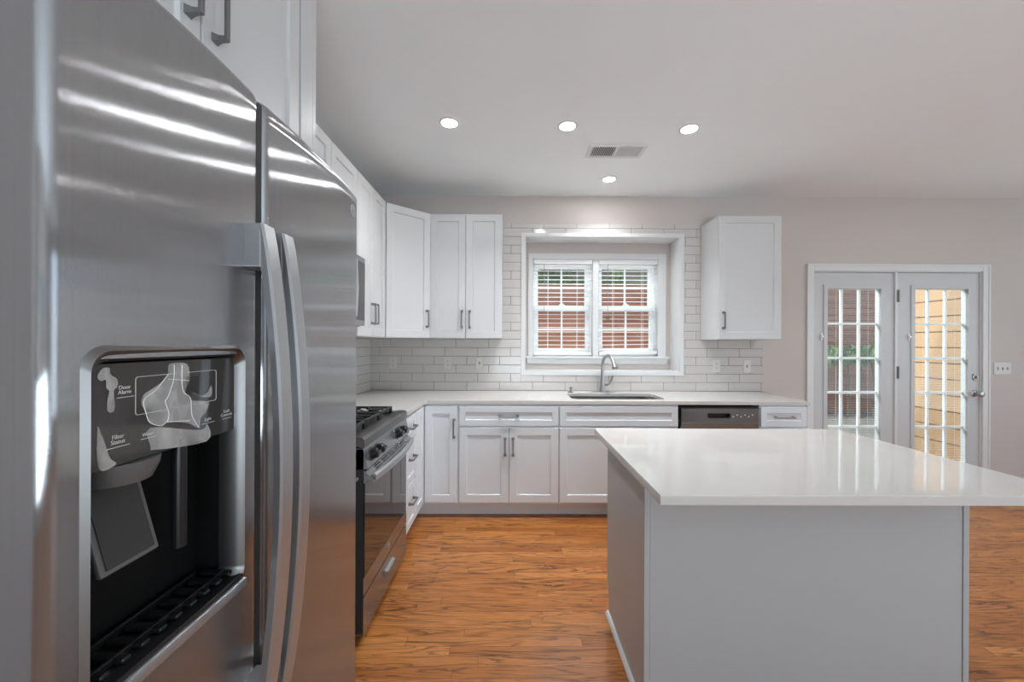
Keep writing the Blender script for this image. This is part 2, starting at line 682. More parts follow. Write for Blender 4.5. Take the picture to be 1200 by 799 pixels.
# ------------------------------------------------------------------ room dimensions
XL, YB, H = -1.314, 3.72, 2.742          # left wall, back wall, ceiling
XR, YR = 6.20, -3.20                     # right wall, wall behind the camera
CT = 0.918                               # counter top
UP0, UP1 = 1.400, 2.463                  # wall cabinets

structure('floor', MB().box(XL - 0.15, XR + 0.15, YR - 0.15, YB + 0.15, -0.06, 0.0), M_floor)
structure('ceiling', MB().box(XL - 0.15, XR + 0.15, YR - 0.15, YB + 0.45, H, H + 0.12), M_ceil)
structure('wall_left', MB().box(XL - 0.15, XL, YR - 0.15, YB + 0.15, 0, H), M_wall)
WX0, WX1, WZ0, WZ1 = 0.131, 1.590, 1.095, 2.362      # recess round the window
DX0, DX1, DZ1 = 2.840, 4.440, 2.055                  # door opening
w = MB()
w.box(XL, WX0, YB, YB + 0.15, 0, H)
w.box(WX0, WX1, YB, YB + 0.15, 0, WZ0).box(WX0, WX1, YB, YB + 0.15, WZ1, H)
w.box(WX1, DX0, YB, YB + 0.15, 0, H).box(DX0, DX1, YB, YB + 0.15, DZ1, H).box(DX1, XR, YB, YB + 0.15, 0, H)
structure('wall_back', w, M_wall)
w = MB()   # right wall with a wide window opening
w.box(XR, XR + 0.15, YR, -0.9, 0, H).box(XR, XR + 0.15, 2.7, YB, 0, H)
w.box(XR, XR + 0.15, -0.9, 2.7, 0, 0.45).box(XR, XR + 0.15, -0.9, 2.7, 2.45, H)
structure('wall_right', w, M_wall)
w = MB()   # rear wall with a wide opening
w.box(XL, 0.6, YR - 0.15, YR, 0, H).box(2.8, XR, YR - 0.15, YR, 0, H)
w.box(0.6, 2.8, YR - 0.15, YR, 0, 0.45).box(0.6, 2.8, YR - 0.15, YR, 1.9, H)
structure('wall_rear', w, M_wall)
structure('baseboard_back', MB().box(2.345, 2.775, YB - 0.014, YB, 0, 0.10, 0.004).box(4.51, XR, YB - 0.014, YB, 0, 0.10, 0.004), M_trim)

# ---------------- window recess
YW = 3.930                                            # plane of the window wall inside the recess
CX0, CX1, CZ0, CZ1 = 0.174, 1.536, 1.235, 2.249       # casing outline
w = MB()
w.slot(0).box(WX0 - 0.12, WX1 + 0.12, YB + 0.15, YW + 0.16, WZ1, WZ1 + 0.12)
w.box(WX0 - 0.12, WX0, YB + 0.15, YW + 0.16, WZ0 - 0.12, WZ1).box(WX1, WX1 + 0.12, YB + 0.15, YW + 0.16, WZ0 - 0.12, WZ1)
w.box(WX0, WX1, YB + 0.15, YW + 0.16, WZ0 - 0.12, WZ0)
w.box(WX0, CX0 + 0.03, YW, YW + 0.16, WZ0, WZ1).box(CX1 - 0.03, WX1, YW, YW + 0.16, WZ0, WZ1)
w.box(CX0 + 0.03, CX1 - 0.03, YW, YW + 0.16, CZ1 - 0.03, WZ1).box(CX0 + 0.03, CX1 - 0.03, YW, YW + 0.16, WZ0, CZ0 - 0.02)
structure('wall_recess', w, M_wall)
# white lining of the recess: soffit, side reveals and the bead round its mouth
w = MB()
t = 0.010
w.box(WX0, WX1, YB - 0.004, YW - 0.001, WZ1 - t, WZ1 - 0.0005).box(WX1 - t, WX1 - 0.0005, YB - 0.004, YW - 0.001, WZ0, WZ1 - t)
w.box(WX0 + 0.0005, WX0 + t, YB - 0.004, YW - 0.001, WZ0, WZ1 - t)
w.box(WX0 + t, WX1 - t, YB - 0.004, YW - 0.001, WZ0 + 0.0005, WZ0 + t)
o_ = [(WX0 - 0.032, WZ0 - 0.032), (WX1 + 0.032, WZ0 - 0.032), (WX1 + 0.032, WZ1 + 0.032), (WX0 - 0.032, WZ1 + 0.032)]
i_ = [(WX0 + 0.002, WZ0 + 0.002), (WX1 - 0.002, WZ0 + 0.002), (WX1 - 0.002, WZ1 - 0.002), (WX0 + 0.002, WZ1 - 0.002)]
w.ring(o_, i_, YB - 0.014, YB + 0.002, 'y')
structure('trim_1', w, M_trim)

# ---------------- casing, stool and the two double-hung units
UNITS = [(0.222, 0.811), (0.870, 1.458)]
UZ0, UZ1 = 1.240, 2.192
w = MB()
w.box(CX0, UNITS[0][0], YW - 0.018, YW + 0.05, CZ0, CZ1, 0.003).box(UNITS[1][1], CX1, YW - 0.018, YW + 0.05, CZ0, CZ1, 0.003)
w.box(UNITS[0][1], UNITS[1][0], YW - 0.016, YW + 0.05, CZ0, UZ1, 0.003)
w.box(UNITS[0][0], UNITS[1][1], YW - 0.018, YW + 0.05, UZ1, CZ1, 0.003)
structure('trim_2', w, M_trim, smooth=35)
w = MB()
w.box(CX0 - 0.028, CX1 + 0.028, YW - 0.050, YW + 0.06, CZ0 - 0.022, CZ0, 0.006)
w.prism([(YW - 0.001, CZ0 - 0.022), (YW - 0.040, CZ0 - 0.022), (YW - 0.034, CZ0 - 0.040), (YW - 0.020, CZ0 - 0.072), (YW - 0.001, CZ0 - 0.078)],
        CX0 - 0.008, CX1 + 0.008, 'x')
structure('window_sill', w, M_trim, smooth=35)
for i, (a, b) in enumerate(UNITS):
    wd = MB()
    y0 = YW + 0.052
    wd.box(a - 0.005, a + 0.022, y0, y0 + 0.09, UZ0, UZ1).box(b - 0.022, b + 0.005, y0, y0 + 0.09, UZ0, UZ1)
    wd.box(a + 0.022, b - 0.022, y0, y0 + 0.09, UZ1 - 0.025, UZ1 + 0.01).box(a + 0.022, b - 0.022, y0, y0 + 0.09, UZ0 - 0.01, UZ0 + 0.022)
    win = structure('window_%d' % (i + 1), wd, M_sash)
    zm = 1.715
    for nm, z0, z1, yy in (('upper_sash', zm - 0.026, UZ1 - 0.026, y0 + 0.050), ('lower_sash', UZ0 + 0.023, zm + 0.026, y0 + 0.012)):
        s = MB()
        gx0, gx1 = a + 0.056, b - 0.056
        gz0 = z0 + (0.050 if nm == 'lower_sash' else 0.052)
        gz1 = z1 - (0.052 if nm == 'lower_sash' else 0.048)
        s.ring([(a + 0.023, z0), (b - 0.023, z0), (b - 0.023, z1), (a + 0.023, z1)],
               [(gx0, gz0), (gx1, gz0), (gx1, gz1), (gx0, gz1)], yy, yy + 0.034, 'y')
        sash = s.build(nm, M_sash, win, 0)
        g = MB()
        cx = (gx0 + gx1) / 2
        cz = (gz0 + gz1) / 2
        g.box(cx - 0.008, cx + 0.008, yy + 0.006, yy + 0.026, gz0, gz1, 0.002).box(gx0, gx1, yy + 0.007, yy + 0.025, cz - 0.008, cz + 0.008, 0.002)
        g.build('muntin', M_sash, sash)
        MB().box(gx0, gx1, yy + 0.015, yy + 0.017, gz0, gz1).build('pane', M_glass, sash, 0)
    lk_ = MB().box((a + b) / 2 - 0.028, (a + b) / 2 + 0.028, y0 - 0.004, y0 + 0.046, zm + 0.026, zm + 0.036, 0.003)
    lk_.lathe([(0.012, 0), (0.012, 0.012), (0.004, 0.016)], ((a + b) / 2, y0 + 0.015, zm + 0.035))
    lk_.build('sash_lock', M_sash, win)

# ---------------- venetian blinds
for i, (a, b) in enumerate(UNITS):
    bl = thing('window_blind',
               ['white slatted blind hanging level in the left half of the window',
                'white slatted blind with tilted bottom rail in the right half of the window'][i],
               'blind', ((a + b) / 2, YW + 0.022, UZ1 - 0.002), 'venetian blinds in the kitchen window')
    a0, b0 = a + 0.004, b - 0.004
    yc = YW + 0.016
    MB().box(a0, b0, yc - 0.030, yc + 0.026, UZ1 - 0.046, UZ1 - 0.002, 0.004).build('valance', M_blind, bl)
    tilt = 0.0 if i == 0 else 0.016
    zb = 1.262
    s = MB()
    n = 20
    for k in range(n):
        z = UZ1 - 0.068 - k * (UZ1 - 0.068 - zb - 0.040) / (n - 1)
        f = max(0.0, (k - n + 5) / 4.0) * tilt
        y0, y1 = yc - 0.021, yc + 0.019
        vs = []
        for x, dz in ((a0 + 0.004, 0.0), (b0 - 0.004, f)):
            for yy, c in ((y0, -0.0008), (yc, 0.0016), (y1, -0.0008)):
                vs += [(x, yy, z + dz + c + 0.0012), (x, yy, z + dz + c - 0.0012)]
        s.raw(vs, [(0, 2, 8, 6), (2, 4, 10, 8), (1, 7, 9, 3), (3, 9, 11, 5), (0, 6, 7, 1), (4, 5, 11, 10), (0, 1, 3, 2), (2, 3, 5, 4), (6, 8, 9, 7), (8, 10, 11, 9)])
    s.build('slats', M_blind, bl, 0)
    r = MB()
    vs = []
    for x, dz in ((a0 + 0.004, 0.0), (b0 - 0.004, tilt)):
        vs += [(x, yc - 0.025, zb - 0.016 + dz), (x, yc + 0.022, zb - 0.016 + dz), (x, yc + 0.022, zb + 0.016 + dz), (x, yc - 0.025, zb + 0.016 + dz)]
    r.raw(vs, [(0, 1, 2, 3), (4, 7, 6, 5), (0, 4, 5, 1), (1, 5, 6, 2), (2, 6, 7, 3), (3, 7, 4, 0)])
    r.build('bottom_rail', M_blind, bl, 0)
    for fx in (0.25, 0.75):
        l_ = MB()
        x = a0 + fx * (b0 - a0)
        for yy in (yc - 0.0255, yc + 0.0235):
            l_.tube([(x, yy, zb - 0.010 + fx * tilt), (x, yy, UZ1 - 0.04)], 0.0016, 6)
        l_.build('ladder_cord', M_blind, bl)
    zc = 1.645 if i == 0 else 1.640
    xc = a0 + (0.105 if i == 0 else 0.085)
    pc = MB().tube([(xc, yc - 0.034, UZ1 - 0.046), (xc + 0.001, yc - 0.036, 1.9), (xc, yc - 0.036, zc)], 0.0022, 6)
    pco = pc.build('pull_cord', M_cord, bl)
    if i == 1:
        tz = MB()
        for d in (-0.010, 0.010):
            tz.tube([(xc, yc - 0.036, zc + 0.004), (xc + d, yc - 0.037, zc - 0.012)], 0.0016, 6)
            tz.lathe([(0.002, 0), (0.0075, -0.008), (0.008, -0.026), (0.003, -0.030)], (xc + d, yc - 0.037, zc - 0.010), seg=12)
        tz.build('tassel', M_grey, pco)

# ------------------------------------------------------------------ patio doors
w = MB()
cas = 0.062
for x0, x1, z0, z1 in ((DX0 - cas, DX0 + 0.004, 0, DZ1 + cas), (DX1 - 0.004, DX1 + cas, 0, DZ1 + cas), (DX0 + 0.004, DX1 - 0.004, DZ1 - 0.004, DZ1 + cas)):
    w.box(x0, x1, YB - 0.016, YB, z0, z1, 0.004)
w.box(DX0 - cas, DX0 - cas + 0.018, YB - 0.022, YB - 0.015, 0, DZ1 + cas, 0.003).box(DX1 + cas - 0.018, DX1 + cas, YB - 0.022, YB - 0.015, 0, DZ1 + cas, 0.003)
w.box(DX0 - cas + 0.018, DX1 + cas - 0.018, YB - 0.022, YB - 0.015, DZ1 + cas - 0.018, DZ1 + cas, 0.003)
# jambs, head, mullion post and threshold inside the opening
w.box(DX0 + 0.0005, DX0 + 0.012, YB, YB + 0.15, 0.0, DZ1).box(DX1 - 0.012, DX1 - 0.0005, YB, YB + 0.15, 0.0, DZ1)
w.box(DX0 + 0.012, DX1 - 0.012, YB, YB + 0.15, DZ1 - 0.012, DZ1 - 0.0005)
w.box(3.618, 3.640, YB - 0.004, YB + 0.10, 0.0, DZ1 - 0.012)
w.box(DX0 + 0.012, 3.618, YB + 0.01, YB + 0.15, 0.0, 0.02).box(3.640, DX1 - 0.012, YB + 0.01, YB + 0.15, 0.0, 0.02)
structure('trim_3', w, M_trim, smooth=35)
DOORS = [(2.854, 3.616, 2.985, 3.490), (3.643, 4.426, 3.812, 4.317)]
GZ0, GZ1 = 0.250, 1.888
for i, (a, b, g0, g1) in enumerate(DOORS):
    y0, y1 = YB + 0.012, YB + 0.056
    d = MB()
    d.ring([(a, 0.022), (b, 0.022), (b, 2.040), (a, 2.040)], [(g0 - 0.03, GZ0 - 0.03), (g1 + 0.03, GZ0 - 0.03), (g1 + 0.03, GZ1 + 0.03), (g0 - 0.03, GZ1 + 0.03)], y0, y1, 'y')
    door = structure('door_%d' % (i + 1), d, M_door)
    fr = MB()   # raised surround of the glass, inside and out
    fr.ring([(g0 - 0.035, GZ0 - 0.035), (g1 + 0.035, GZ0 - 0.035), (g1 + 0.035, GZ1 + 0.035), (g0 - 0.035, GZ1 + 0.035)],
            [(g0, GZ0), (g1, GZ0), (g1, GZ1), (g0, GZ1)], y0 - 0.010, y1 + 0.010, 'y')
    lf = fr.build('glass_frame', M_door, door, 0)
    mu = MB()
    for k in (1, 2):
        x = g0 + (g1 - g0) * k / 3
        mu.box(x - 0.011, x + 0.011, y1 - 0.012, y1 + 0.008, GZ0, GZ1, 0.003)
    for k in range(1, 5):
        z = GZ0 + (GZ1 - GZ0) * k / 5
        mu.box(g0, g1, y1 - 0.011, y1 + 0.007, z - 0.011, z + 0.011, 0.003)
    mu.build('muntin', M_sash, lf)
    MB().box(g0, g1, y0 + 0.004, y0 + 0.007, GZ0, GZ1).build('pane', M_glass, lf, 0)
    ms = MB()
    n = 100
    for k in range(n):
        z = GZ0 + 0.008 + k * (GZ1 - GZ0 - 0.02) / (n - 1)
        ms.box(g0 + 0.004, g1 - 0.004, y0 + 0.013, y0 + 0.019, z - 0.0005, z + 0.0005)
    for fx in (0.2, 0.8):
        x = g0 + fx * (g1 - g0)
        ms.tube([(x, y0 + 0.0165, GZ0), (x, y0 + 0.0165, GZ1)], 0.0010, 5)
    ms.build('inner_blind', M_blind, lf, 0)
    # slider that works the blind between the panes
    sl = MB().box(g0 - 0.062, g0 - 0.050, y0 - 0.014, y0, 1.40, 1.47, 0.004).box(g0 - 0.068, g0 - 0.044, y0 - 0.024, y0 - 0.012, 1.425, 1.445, 0.004)
    sl.build('blind_slider', M_sash, door)
    if i == 1:
        for z in (1.82, 1.10, 0.28):
            hg = MB().box(a - 0.010, a + 0.010, YB - 0.010, y0 + 0.002, z - 0.055, z + 0.055, 0.002)
            hg.tube([(a - 0.001, YB - 0.012, z - 0.058), (a - 0.001, YB - 0.012, z + 0.058)], 0.007, 10)
            hg.build('hinge', M_pull, door)
        xk = 4.378
        db = MB().lathe([(0.030, 0), (0.030, 0.006), (0.024, 0.016), (0.010, 0.018)], (xk, y0, 1.060), (0, -1, 0))
        db.box(xk - 0.005, xk + 0.005, y0 - 0.036, y0 - 0.014, 1.042, 1.078, 0.002)
        db.build('deadbolt', M_nickel, door)
        kb = MB().lathe([(0.032, 0), (0.032, 0.005), (0.026, 0.012), (0.012, 0.016), (0.010, 0.034), (0.020, 0.042), (0.028, 0.054), (0.029, 0.064), (0.022, 0.074), (0.006, 0.078)], (xk, y0, 0.905), (0, -1, 0), 28)
        kb.build('door_knob', M_nickel, door)

# ------------------------------------------------------------------ tiled backsplash
def tiles(name, F, u0, u1, z0, z1, holes, ushift, label):
    root = thing(name, label, 'backsplash', F.p((u0 + u1) / 2, 0, z0))
    pu, pz, g = 0.3067, 0.0800, 0.0034
    g_, t_ = MB(), MB()

    def cut(rects, h):
        out = []
        for (a, b, c, d) in rects:
            if b <= h[0] or a >= h[1] or d <= h[2] or c >= h[3]:
                out.append((a, b, c, d))
                continue
            if a < h[0]: out.append((a, h[0], c, d))
            if b > h[1]: out.append((h[1], b, c, d))
            m0, m1 = max(a, h[0]), min(b, h[1])
            if c < h[2]: out.append((m0, m1, c, h[2]))
            if d > h[3]: out.append((m0, m1, h[3], d))
        return out
    back = [(u0, u1, z0, z1)]
    for h in holes:
        back = cut(back, h)
    for a, b, c, d in back:
        g_.box(a, b, 0.0005, 0.0048, c, d, 0, 1, F.mtx)
    rows = int(math.ceil((z1 - z0) / pz))
    for r in range(rows):
        zz0, zz1 = z0 + r * pz + g / 2, min(z0 + (r + 1) * pz - g / 2, z1)
        if zz1 - zz0 < 0.01:
            continue
        sh = ushift + r * pu / 3
        k = math.floor((u0 - sh) / pu)
        while sh + k * pu < u1:
            a, b = max(sh + k * pu + g / 2, u0), min(sh + (k + 1) * pu - g / 2, u1)
            k += 1
            if b - a < 0.008:
                continue
            rs = [(a, b, zz0, zz1)]
            for h in holes:
                rs = cut(rs, h)
            for q in rs:
                if q[1] - q[0] > 0.006 and q[3] - q[2] > 0.006:
                    t_.box(q[0], q[1], 0.001, 0.0078, q[2], q[3], 0.0014, 1, F.mtx)
    g_.build('grout', M_grout, root, 0)
    t_.build('tile', M_tile, root)
    return root


FB = Frame((0, YB, 0), (1, 0, 0), (0, -1, 0))
FL = Frame((XL, 0, 0), (0, 1, 0), (1, 0, 0))
BS1 = 2.480
tiles('tile_backsplash', FB, XL + 0.008, 2.370, CT + 0.001, BS1,
      [(XL, -0.074, UP0 - 0.001, 3), (1.780, 3, UP0 - 0.001, 3), (WX0 - 0.033, WX1 + 0.033, WZ0 - 0.033, WZ1 + 0.033), (2.345, 3, UP0, 3)], -1.020,
      'white glazed subway tile backsplash around the sink window on the back wall')
tiles('tile_backsplash', FL, 1.456, YB - 0.0005, CT + 0.001, 1.399, [], 1.05,
      'white glazed subway tile backsplash on the left wall above the range')

# ------------------------------------------------------------------ base cabinets
FACE = 3.090                              # front plane of the back run of cabinet boxes
FBASE = Frame((0, FACE, 0), (1, 0, 0), (0, -1, 0))
LX = -0.684                               # front plane of the left run
FLBASE = Frame((LX, 0, 0), (0, 1, 0), (1, 0, 0))
BT = CT - 0.0305                          # top of boxes


def base_box(root, x0, x1, y0, y1, toe, mat_=None):
    MB().box(x0, x1, y0, y1, 0.108, BT, 0.001, 1).build('body', mat_ or M_base, root)
    if toe == 'y':
        MB().box(x0, x1, y0 + 0.075, y1, 0.0, 0.1075).build('toe_kick', mat_ or M_base, root, 0)
    else:
        MB().box(x0, x1 - 0.075, y0, y1, 0.0, 0.1075).build('toe_kick', mat_ or M_base, root, 0)


def front(root, nm, F, u0, u1, z0, z1, rail=0.058, m=None):
    return shaker(MB(), F, u0, u1, z0, z1, rail=rail).build(nm, m or M_base, root, 25)


DZ = (0.720, 0.872)                       # drawers
PZ = (0.128, 0.708)                       # doors
# corner cabinet: L-shaped box with a leaf on each run
rt = thing('corner_base_cabinet', 'pale grey corner base cabinet between the range side drawers and the wide drawer unit', 'cabinet', (-1.0, 3.4, 0))
L_ = [(XL + 0.001, 2.806), (LX, 2.806), (LX, FACE), (-0.401, FACE), (-0.401, YB - 0.001), (XL + 0.001, YB - 0.001)]
MB().prism(L_, 0.108, BT).build('body', M_base, rt, 0)
L2 = [(XL + 0.001, 2.806), (LX - 0.075, 2.806), (LX - 0.075, FACE + 0.075), (-0.401, FACE + 0.075), (-0.401, YB - 0.001), (XL + 0.001, YB - 0.001)]
MB().prism(L2, 0.0, 0.1075).build('toe_kick', M_base, rt, 0)
front(rt, 'door', FLBASE, 2.812, 3.066, PZ[0], DZ[1])
d = front(rt, 'door', FBASE, -0.660, -0.408, PZ[0], DZ[1])
pull(FBASE, -0.434, 0.70, 0.145, True, d)
# narrow drawer stack beside the range
rt = thing('drawer_cabinet', 'narrow pale grey three drawer cabinet right beside the range', 'cabinet', (-1.0, 2.67, 0))
base_box(rt, XL + 0.001, LX, 2.540, 2.805, 'x')
for z0, z1, zp in ((0.720, 0.872, 0.796), (0.428, 0.708, 0.590), (0.128, 0.416, 0.30)):
    d = front(rt, 'drawer', FLBASE, 2.543, 2.802, z0, z1, 0.045)
    pull(FLBASE, 2.668, zp, 0.125, False, d)
# cabinet between fridge panel and range (mostly hidden)
rt = thing('base_cabinet', 'pale grey base cabinet hidden between the refrigerator and the range', 'cabinet', (-1.0, 1.62, 0))
base_box(rt, XL + 0.001, LX, 1.458, 1.700, 'x')
d = front(rt, 'drawer', FLBASE, 1.461, 1.697, DZ[0], DZ[1], 0.045)
pull(FLBASE, 1.58, 0.796, 0.145, False, d)
d = front(rt, 'door', FLBASE, 1.461, 1.697, PZ[0], PZ[1])
pull(FLBASE, 1.50, 0.56, 0.145, True, d)
# drawer over two doors
rt = thing('base_cabinet', 'pale grey base cabinet with wide drawer over two doors left of the sink', 'cabinet', (0, 3.4, 0))
base_box(rt, -0.400, 0.379, FACE, YB - 0.001, 'y')
d = front(rt, 'drawer', FBASE, -0.392, 0.375, DZ[0], DZ[1], 0.045)
pull(FBASE, -0.010, 0.795, 0.145, False, d)
for u0, u1, uh in ((-0.392, -0.010, -0.038), (-0.006, 0.375, 0.024)):
    d = front(rt, 'door', FBASE, u0, u1, *PZ)
    pull(FBASE, uh, 0.560, 0.135, True, d)
# sink cabinet
rt = thing('sink_cabinet', 'pale grey sink base cabinet with a plain false drawer front below the window', 'cabinet', (0.84, 3.4, 0))
MB().box(0.380, 1.308, FACE, YB - 0.001, 0.108, 0.640).box(0.380, 1.308, FACE, FACE + 0.02, 0.640, BT).box(0.380, 0.398, FACE + 0.02, YB - 0.001, 0.640, BT).box(1.290, 1.308, FACE + 0.02, YB - 0.001, 0.640, BT).build('body', M_base, rt, 0)
MB().box(0.380, 1.308, FACE + 0.075, YB - 0.001, 0, 0.1075).build('toe_kick', M_base, rt, 0)
front(rt, 'false_drawer', FBASE, 0.385, 1.302, DZ[0], DZ[1], 0.045)
for u0, u1, uh in ((0.385, 0.842, 0.812), (0.846, 1.302, 0.876)):
    d = front(rt, 'door', FBASE, u0, u1, *PZ)
    pull(FBASE, uh, 0.560, 0.135, True, d)
# end cabinet right of dishwasher
rt = thing('base_cabinet', 'narrow pale grey base cabinet at the counter end right of the dishwasher', 'cabinet', (2.12, 3.4, 0))
base_box(rt, 1.942, 2.310, FACE, YB - 0.001, 'y')
d = front(rt, 'drawer', FBASE, 1.948, 2.304, DZ[0], DZ[1], 0.045)
pull(FBASE, 2.126, 0.795, 0.145, False, d, material=M_nickel)
d = front(rt, 'door', FBASE, 1.948, 2.304, *PZ)
pull(FBASE, 1.985, 0.560, 0.135, True, d)

# dishwasher
dw = thing('dishwasher', 'stainless steel dishwasher with dark control strip under the back counter', 'dishwasher', (1.625, 3.4, 0))
MB().box(1.320, 1.930, FACE + 0.01, YB - 0.02, 0.10, 0.872, 0.002).build('tub', M_seam, dw)
MB().box(1.326, 1.926, FACE - 0.022, FACE + 0.010, 0.115, 0.756, 0.004).build('door', M_steelX, dw)
pn = MB()
pn.ring([(1.326, 0.758), (1.926, 0.758), (1.926, 0.862), (1.326, 0.862)], [(1.535, 0.792), (1.700, 0.792), (1.700, 0.822), (1.535, 0.822)], FACE - 0.024, FACE + 0.009, 'y')
pno = pn.build('control_panel', M_steelD, dw, 0)
hp = MB().box(1.530, 1.705, FACE + 0.0005, FACE + 0.008, 0.788, 0.826)
hp.ring(rrect(1.530, 1.705, 0.787, 0.827, 0.012), rrect(1.538, 1.697, 0.796, 0.824, 0.010), FACE - 0.029, FACE - 0.020, 'y')
hp.build('pocket_handle', M_black, pno)
bt = MB()
for k in range(6):
    x = 1.728 + k * 0.030
    bt.lathe([(0.0055, 0), (0.0055, 0.0016), (0.004, 0.0022)], (x, FACE - 0.024, 0.800 + (0.012 if k % 2 else 0)), (0, -1, 0), 12)
bt.build('button', M_print, pno)
MB().box(1.326, 1.926, FACE + 0.05, FACE + 0.07, 0.0, 0.105).build('toe_panel', M_seam, dw, 0)

# ------------------------------------------------------------------ countertops
def slab(mb, poly, z0, z1, holes=(), e=0.003):
    """polished slab with an eased top edge and optional holes"""
    bm = bmesh.new()
    loops = [poly] + list(holes)
    edges = []
    for lp in loops:
        vs = [bm.verts.new((x, y, z1)) for x, y in lp]
        for i in range(len(vs)):
            edges.append(bm.edges.new((vs[i], vs[(i + 1) % len(vs)])))
    bmesh.ops.triangle_fill(bm, edges=edges, use_beauty=True, use_dissolve=False)
    r = bmesh.ops.extrude_face_region(bm, geom=bm.faces[:])
    for g in r['geom']:
        if isinstance(g, bmesh.types.BMVert):
            g.co.z = z0
    bmesh.ops.recalc_face_normals(bm, faces=bm.faces[:])
    ed = [x for x in bm.edges if len(x.link_faces) == 2 and x.calc_face_angle() > 1.0 and abs(x.verts[0].co.z - x.verts[1].co.z) < 1e-6]
    bmesh.ops.bevel(bm, geom=ed, offset=e, segments=2, affect='EDGES', profile=0.5)
    mb.from_bm(bm)
    return mb


SX0, SX1, SY0, SY1 = 0.495, 1.255, 3.165, 3.545
sink_hole = rrect(SX0, SX1, SY0, SY1, 0.07, 6)
CE = -0.660                               # counter edge of the left run
poly = [(XL + 0.001, 2.538), (CE, 2.538), (CE, 3.045), (CE + 0.025, 3.070), (2.332, 3.070), (2.332, YB - 0.001), (XL + 0.001, YB - 0.001)]
ctop = slab(MB(), poly, CT - 0.030, CT, [sink_hole]).build('countertop', M_quartz, None, 30)
tag(ctop, 'white quartz L shaped countertop along the back wall with the sink cut out', 'countertop')
c2 = slab(MB(), [(XL + 0.001, 1.456), (CE, 1.456), (CE, 1.702), (XL + 0.001, 1.702)], CT - 0.030, CT).build('countertop', M_quartz, None, 30)
tag(c2, 'short white quartz countertop hidden between refrigerator and range', 'countertop')

# sink bowl under the counter
sk = thing('sink', 'stainless steel undermount sink set in the counter below the window', 'sink', (0.875, 3.355, 0.66))
bowl = MB()
n = len(sink_hole)
lv = [(rrect(SX0 - 0.012, SX1 + 0.012, SY0 - 0.012, SY1 + 0.012, 0.08, 6), CT - 0.0310), (rrect(SX0 - 0.004, SX1 + 0.004, SY0 - 0.004, SY1 + 0.004, 0.072, 6), CT - 0.0312),
      (rrect(SX0 + 0.004, SX1 - 0.004, SY0 + 0.004, SY1 - 0.004, 0.07, 6), CT - 0.16), (rrect(SX0 + 0.03, SX1 - 0.03, SY0 + 0.03, SY1 - 0.03, 0.06, 6), CT - 0.215), (rrect(0.84, 0.92, 3.36, 3.44, 0.0399, 6), CT - 0.222)]
for (A, za), (B, zb) in zip(lv[:-1], lv[1:]):
    bowl.raw([(x, y, za) for x, y in A] + [(x, y, zb) for x, y in B], [(i, (i + 1) % n, n + (i + 1) % n, n + i) for i in range(n)])
bowl.raw([(x, y, lv[-1][1]) for x, y in lv[-1][0]], [tuple(range(n))])
bowl.build('bowl', M_steelX, sk)
MB().lathe([(0.042, 0), (0.042, 0.004), (0.030, 0.005), (0.028, 0.001)], (0.88, 3.40, CT - 0.2225)).build('drain', M_steelD, sk)

# faucet
fa = thing('faucet', 'brushed nickel gooseneck faucet with side lever behind the sink', 'faucet', (0.840, 3.610, CT))
bp_ = rrect(0.725, 0.955, 3.578, 3.642, 0.031, 6)
MB().prism(bp_, CT + 0.0003, CT + 0.007).build('deck_plate', M_nickel, fa, 30)
MB().lathe([(0.029, 0.0072), (0.028, 0.03), (0.022, 0.06), (0.022, 0.115), (0.019, 0.128), (0.0160, 0.14)], (0.840, 3.610, CT)).build('body', M_nickel, fa)
path = [(0.840, 3.610, CT + 0.12), (0.840, 3.610, CT + 0.245)]
c0, dr, rr = Vector((0.840, 3.610, CT + 0.245)), Vector((0.32, -0.947, 0)), 0.090
for k in range(1, 15):
    an = PI * k / 14 * 0.86
    path.append(c0 + dr * (rr - rr * math.cos(an)) + Vector((0, 0, rr * math.sin(an))))
MB().tube(path, 0.0150, 14).build('spout', M_nickel, fa)
pe = Vector(path[-1])
dn = (Vector(path[-1]) - Vector(path[-2])).normalized()
MB().lathe([(0.0160, -0.004), (0.0170, 0.006), (0.0185, 0.02), (0.024, 0.045), (0.0265, 0.060), (0.021, 0.064)], pe, dn).build('spray_head', M_nickel, fa)
lv_ = MB().lathe([(0.016, 0.0), (0.017, 0.030), (0.014, 0.040)], (0.855, 3.610, CT + 0.075), (1, 0, 0))
lv_.tube([(0.888, 3.610, CT + 0.075), (0.905, 3.608, CT + 0.085), (0.925, 3.606, CT + 0.115), (0.936, 3.604, CT + 0.152)], [0.010, 0.0095, 0.0078, 0.0068], 10)
lv_.build('lever', M_nickel, fa)
ag = MB().lathe([(0.026, 0.0003), (0.026, 0.005), (0.016, 0.009), (0.008, 0.012), (0.0075, 0.036), (0.013, 0.037), (0.013, 0.046), (0.004, 0.048)], (0.548, 3.600, CT))
ag.tube([(0.548, 3.600, CT + 0.041), (0.556, 3.570, CT + 0.040)], 0.006, 8)
tag(ag.build('soap_pump', M_pull), 'small dark soap pump on the counter left of the faucet', 'soap pump')

# ------------------------------------------------------------------ wall cabinets
def wall_cab(name, label, loc, body, F, doors, gap=None, z0=UP0, z1=UP1, m=M_cab):
    r = thing(name, label, 'cabinet', loc)
    body.build('body', m, r, 0)
    for u0, u1, uh in doors:
        d = shaker(MB(), F, u0, u1, z0 + 0.004, z1 - 0.003).build('door', m, r, 25)
        if uh is not None:
            pull(F, uh, z0 + 0.165, 0.145, True, d)
    return r


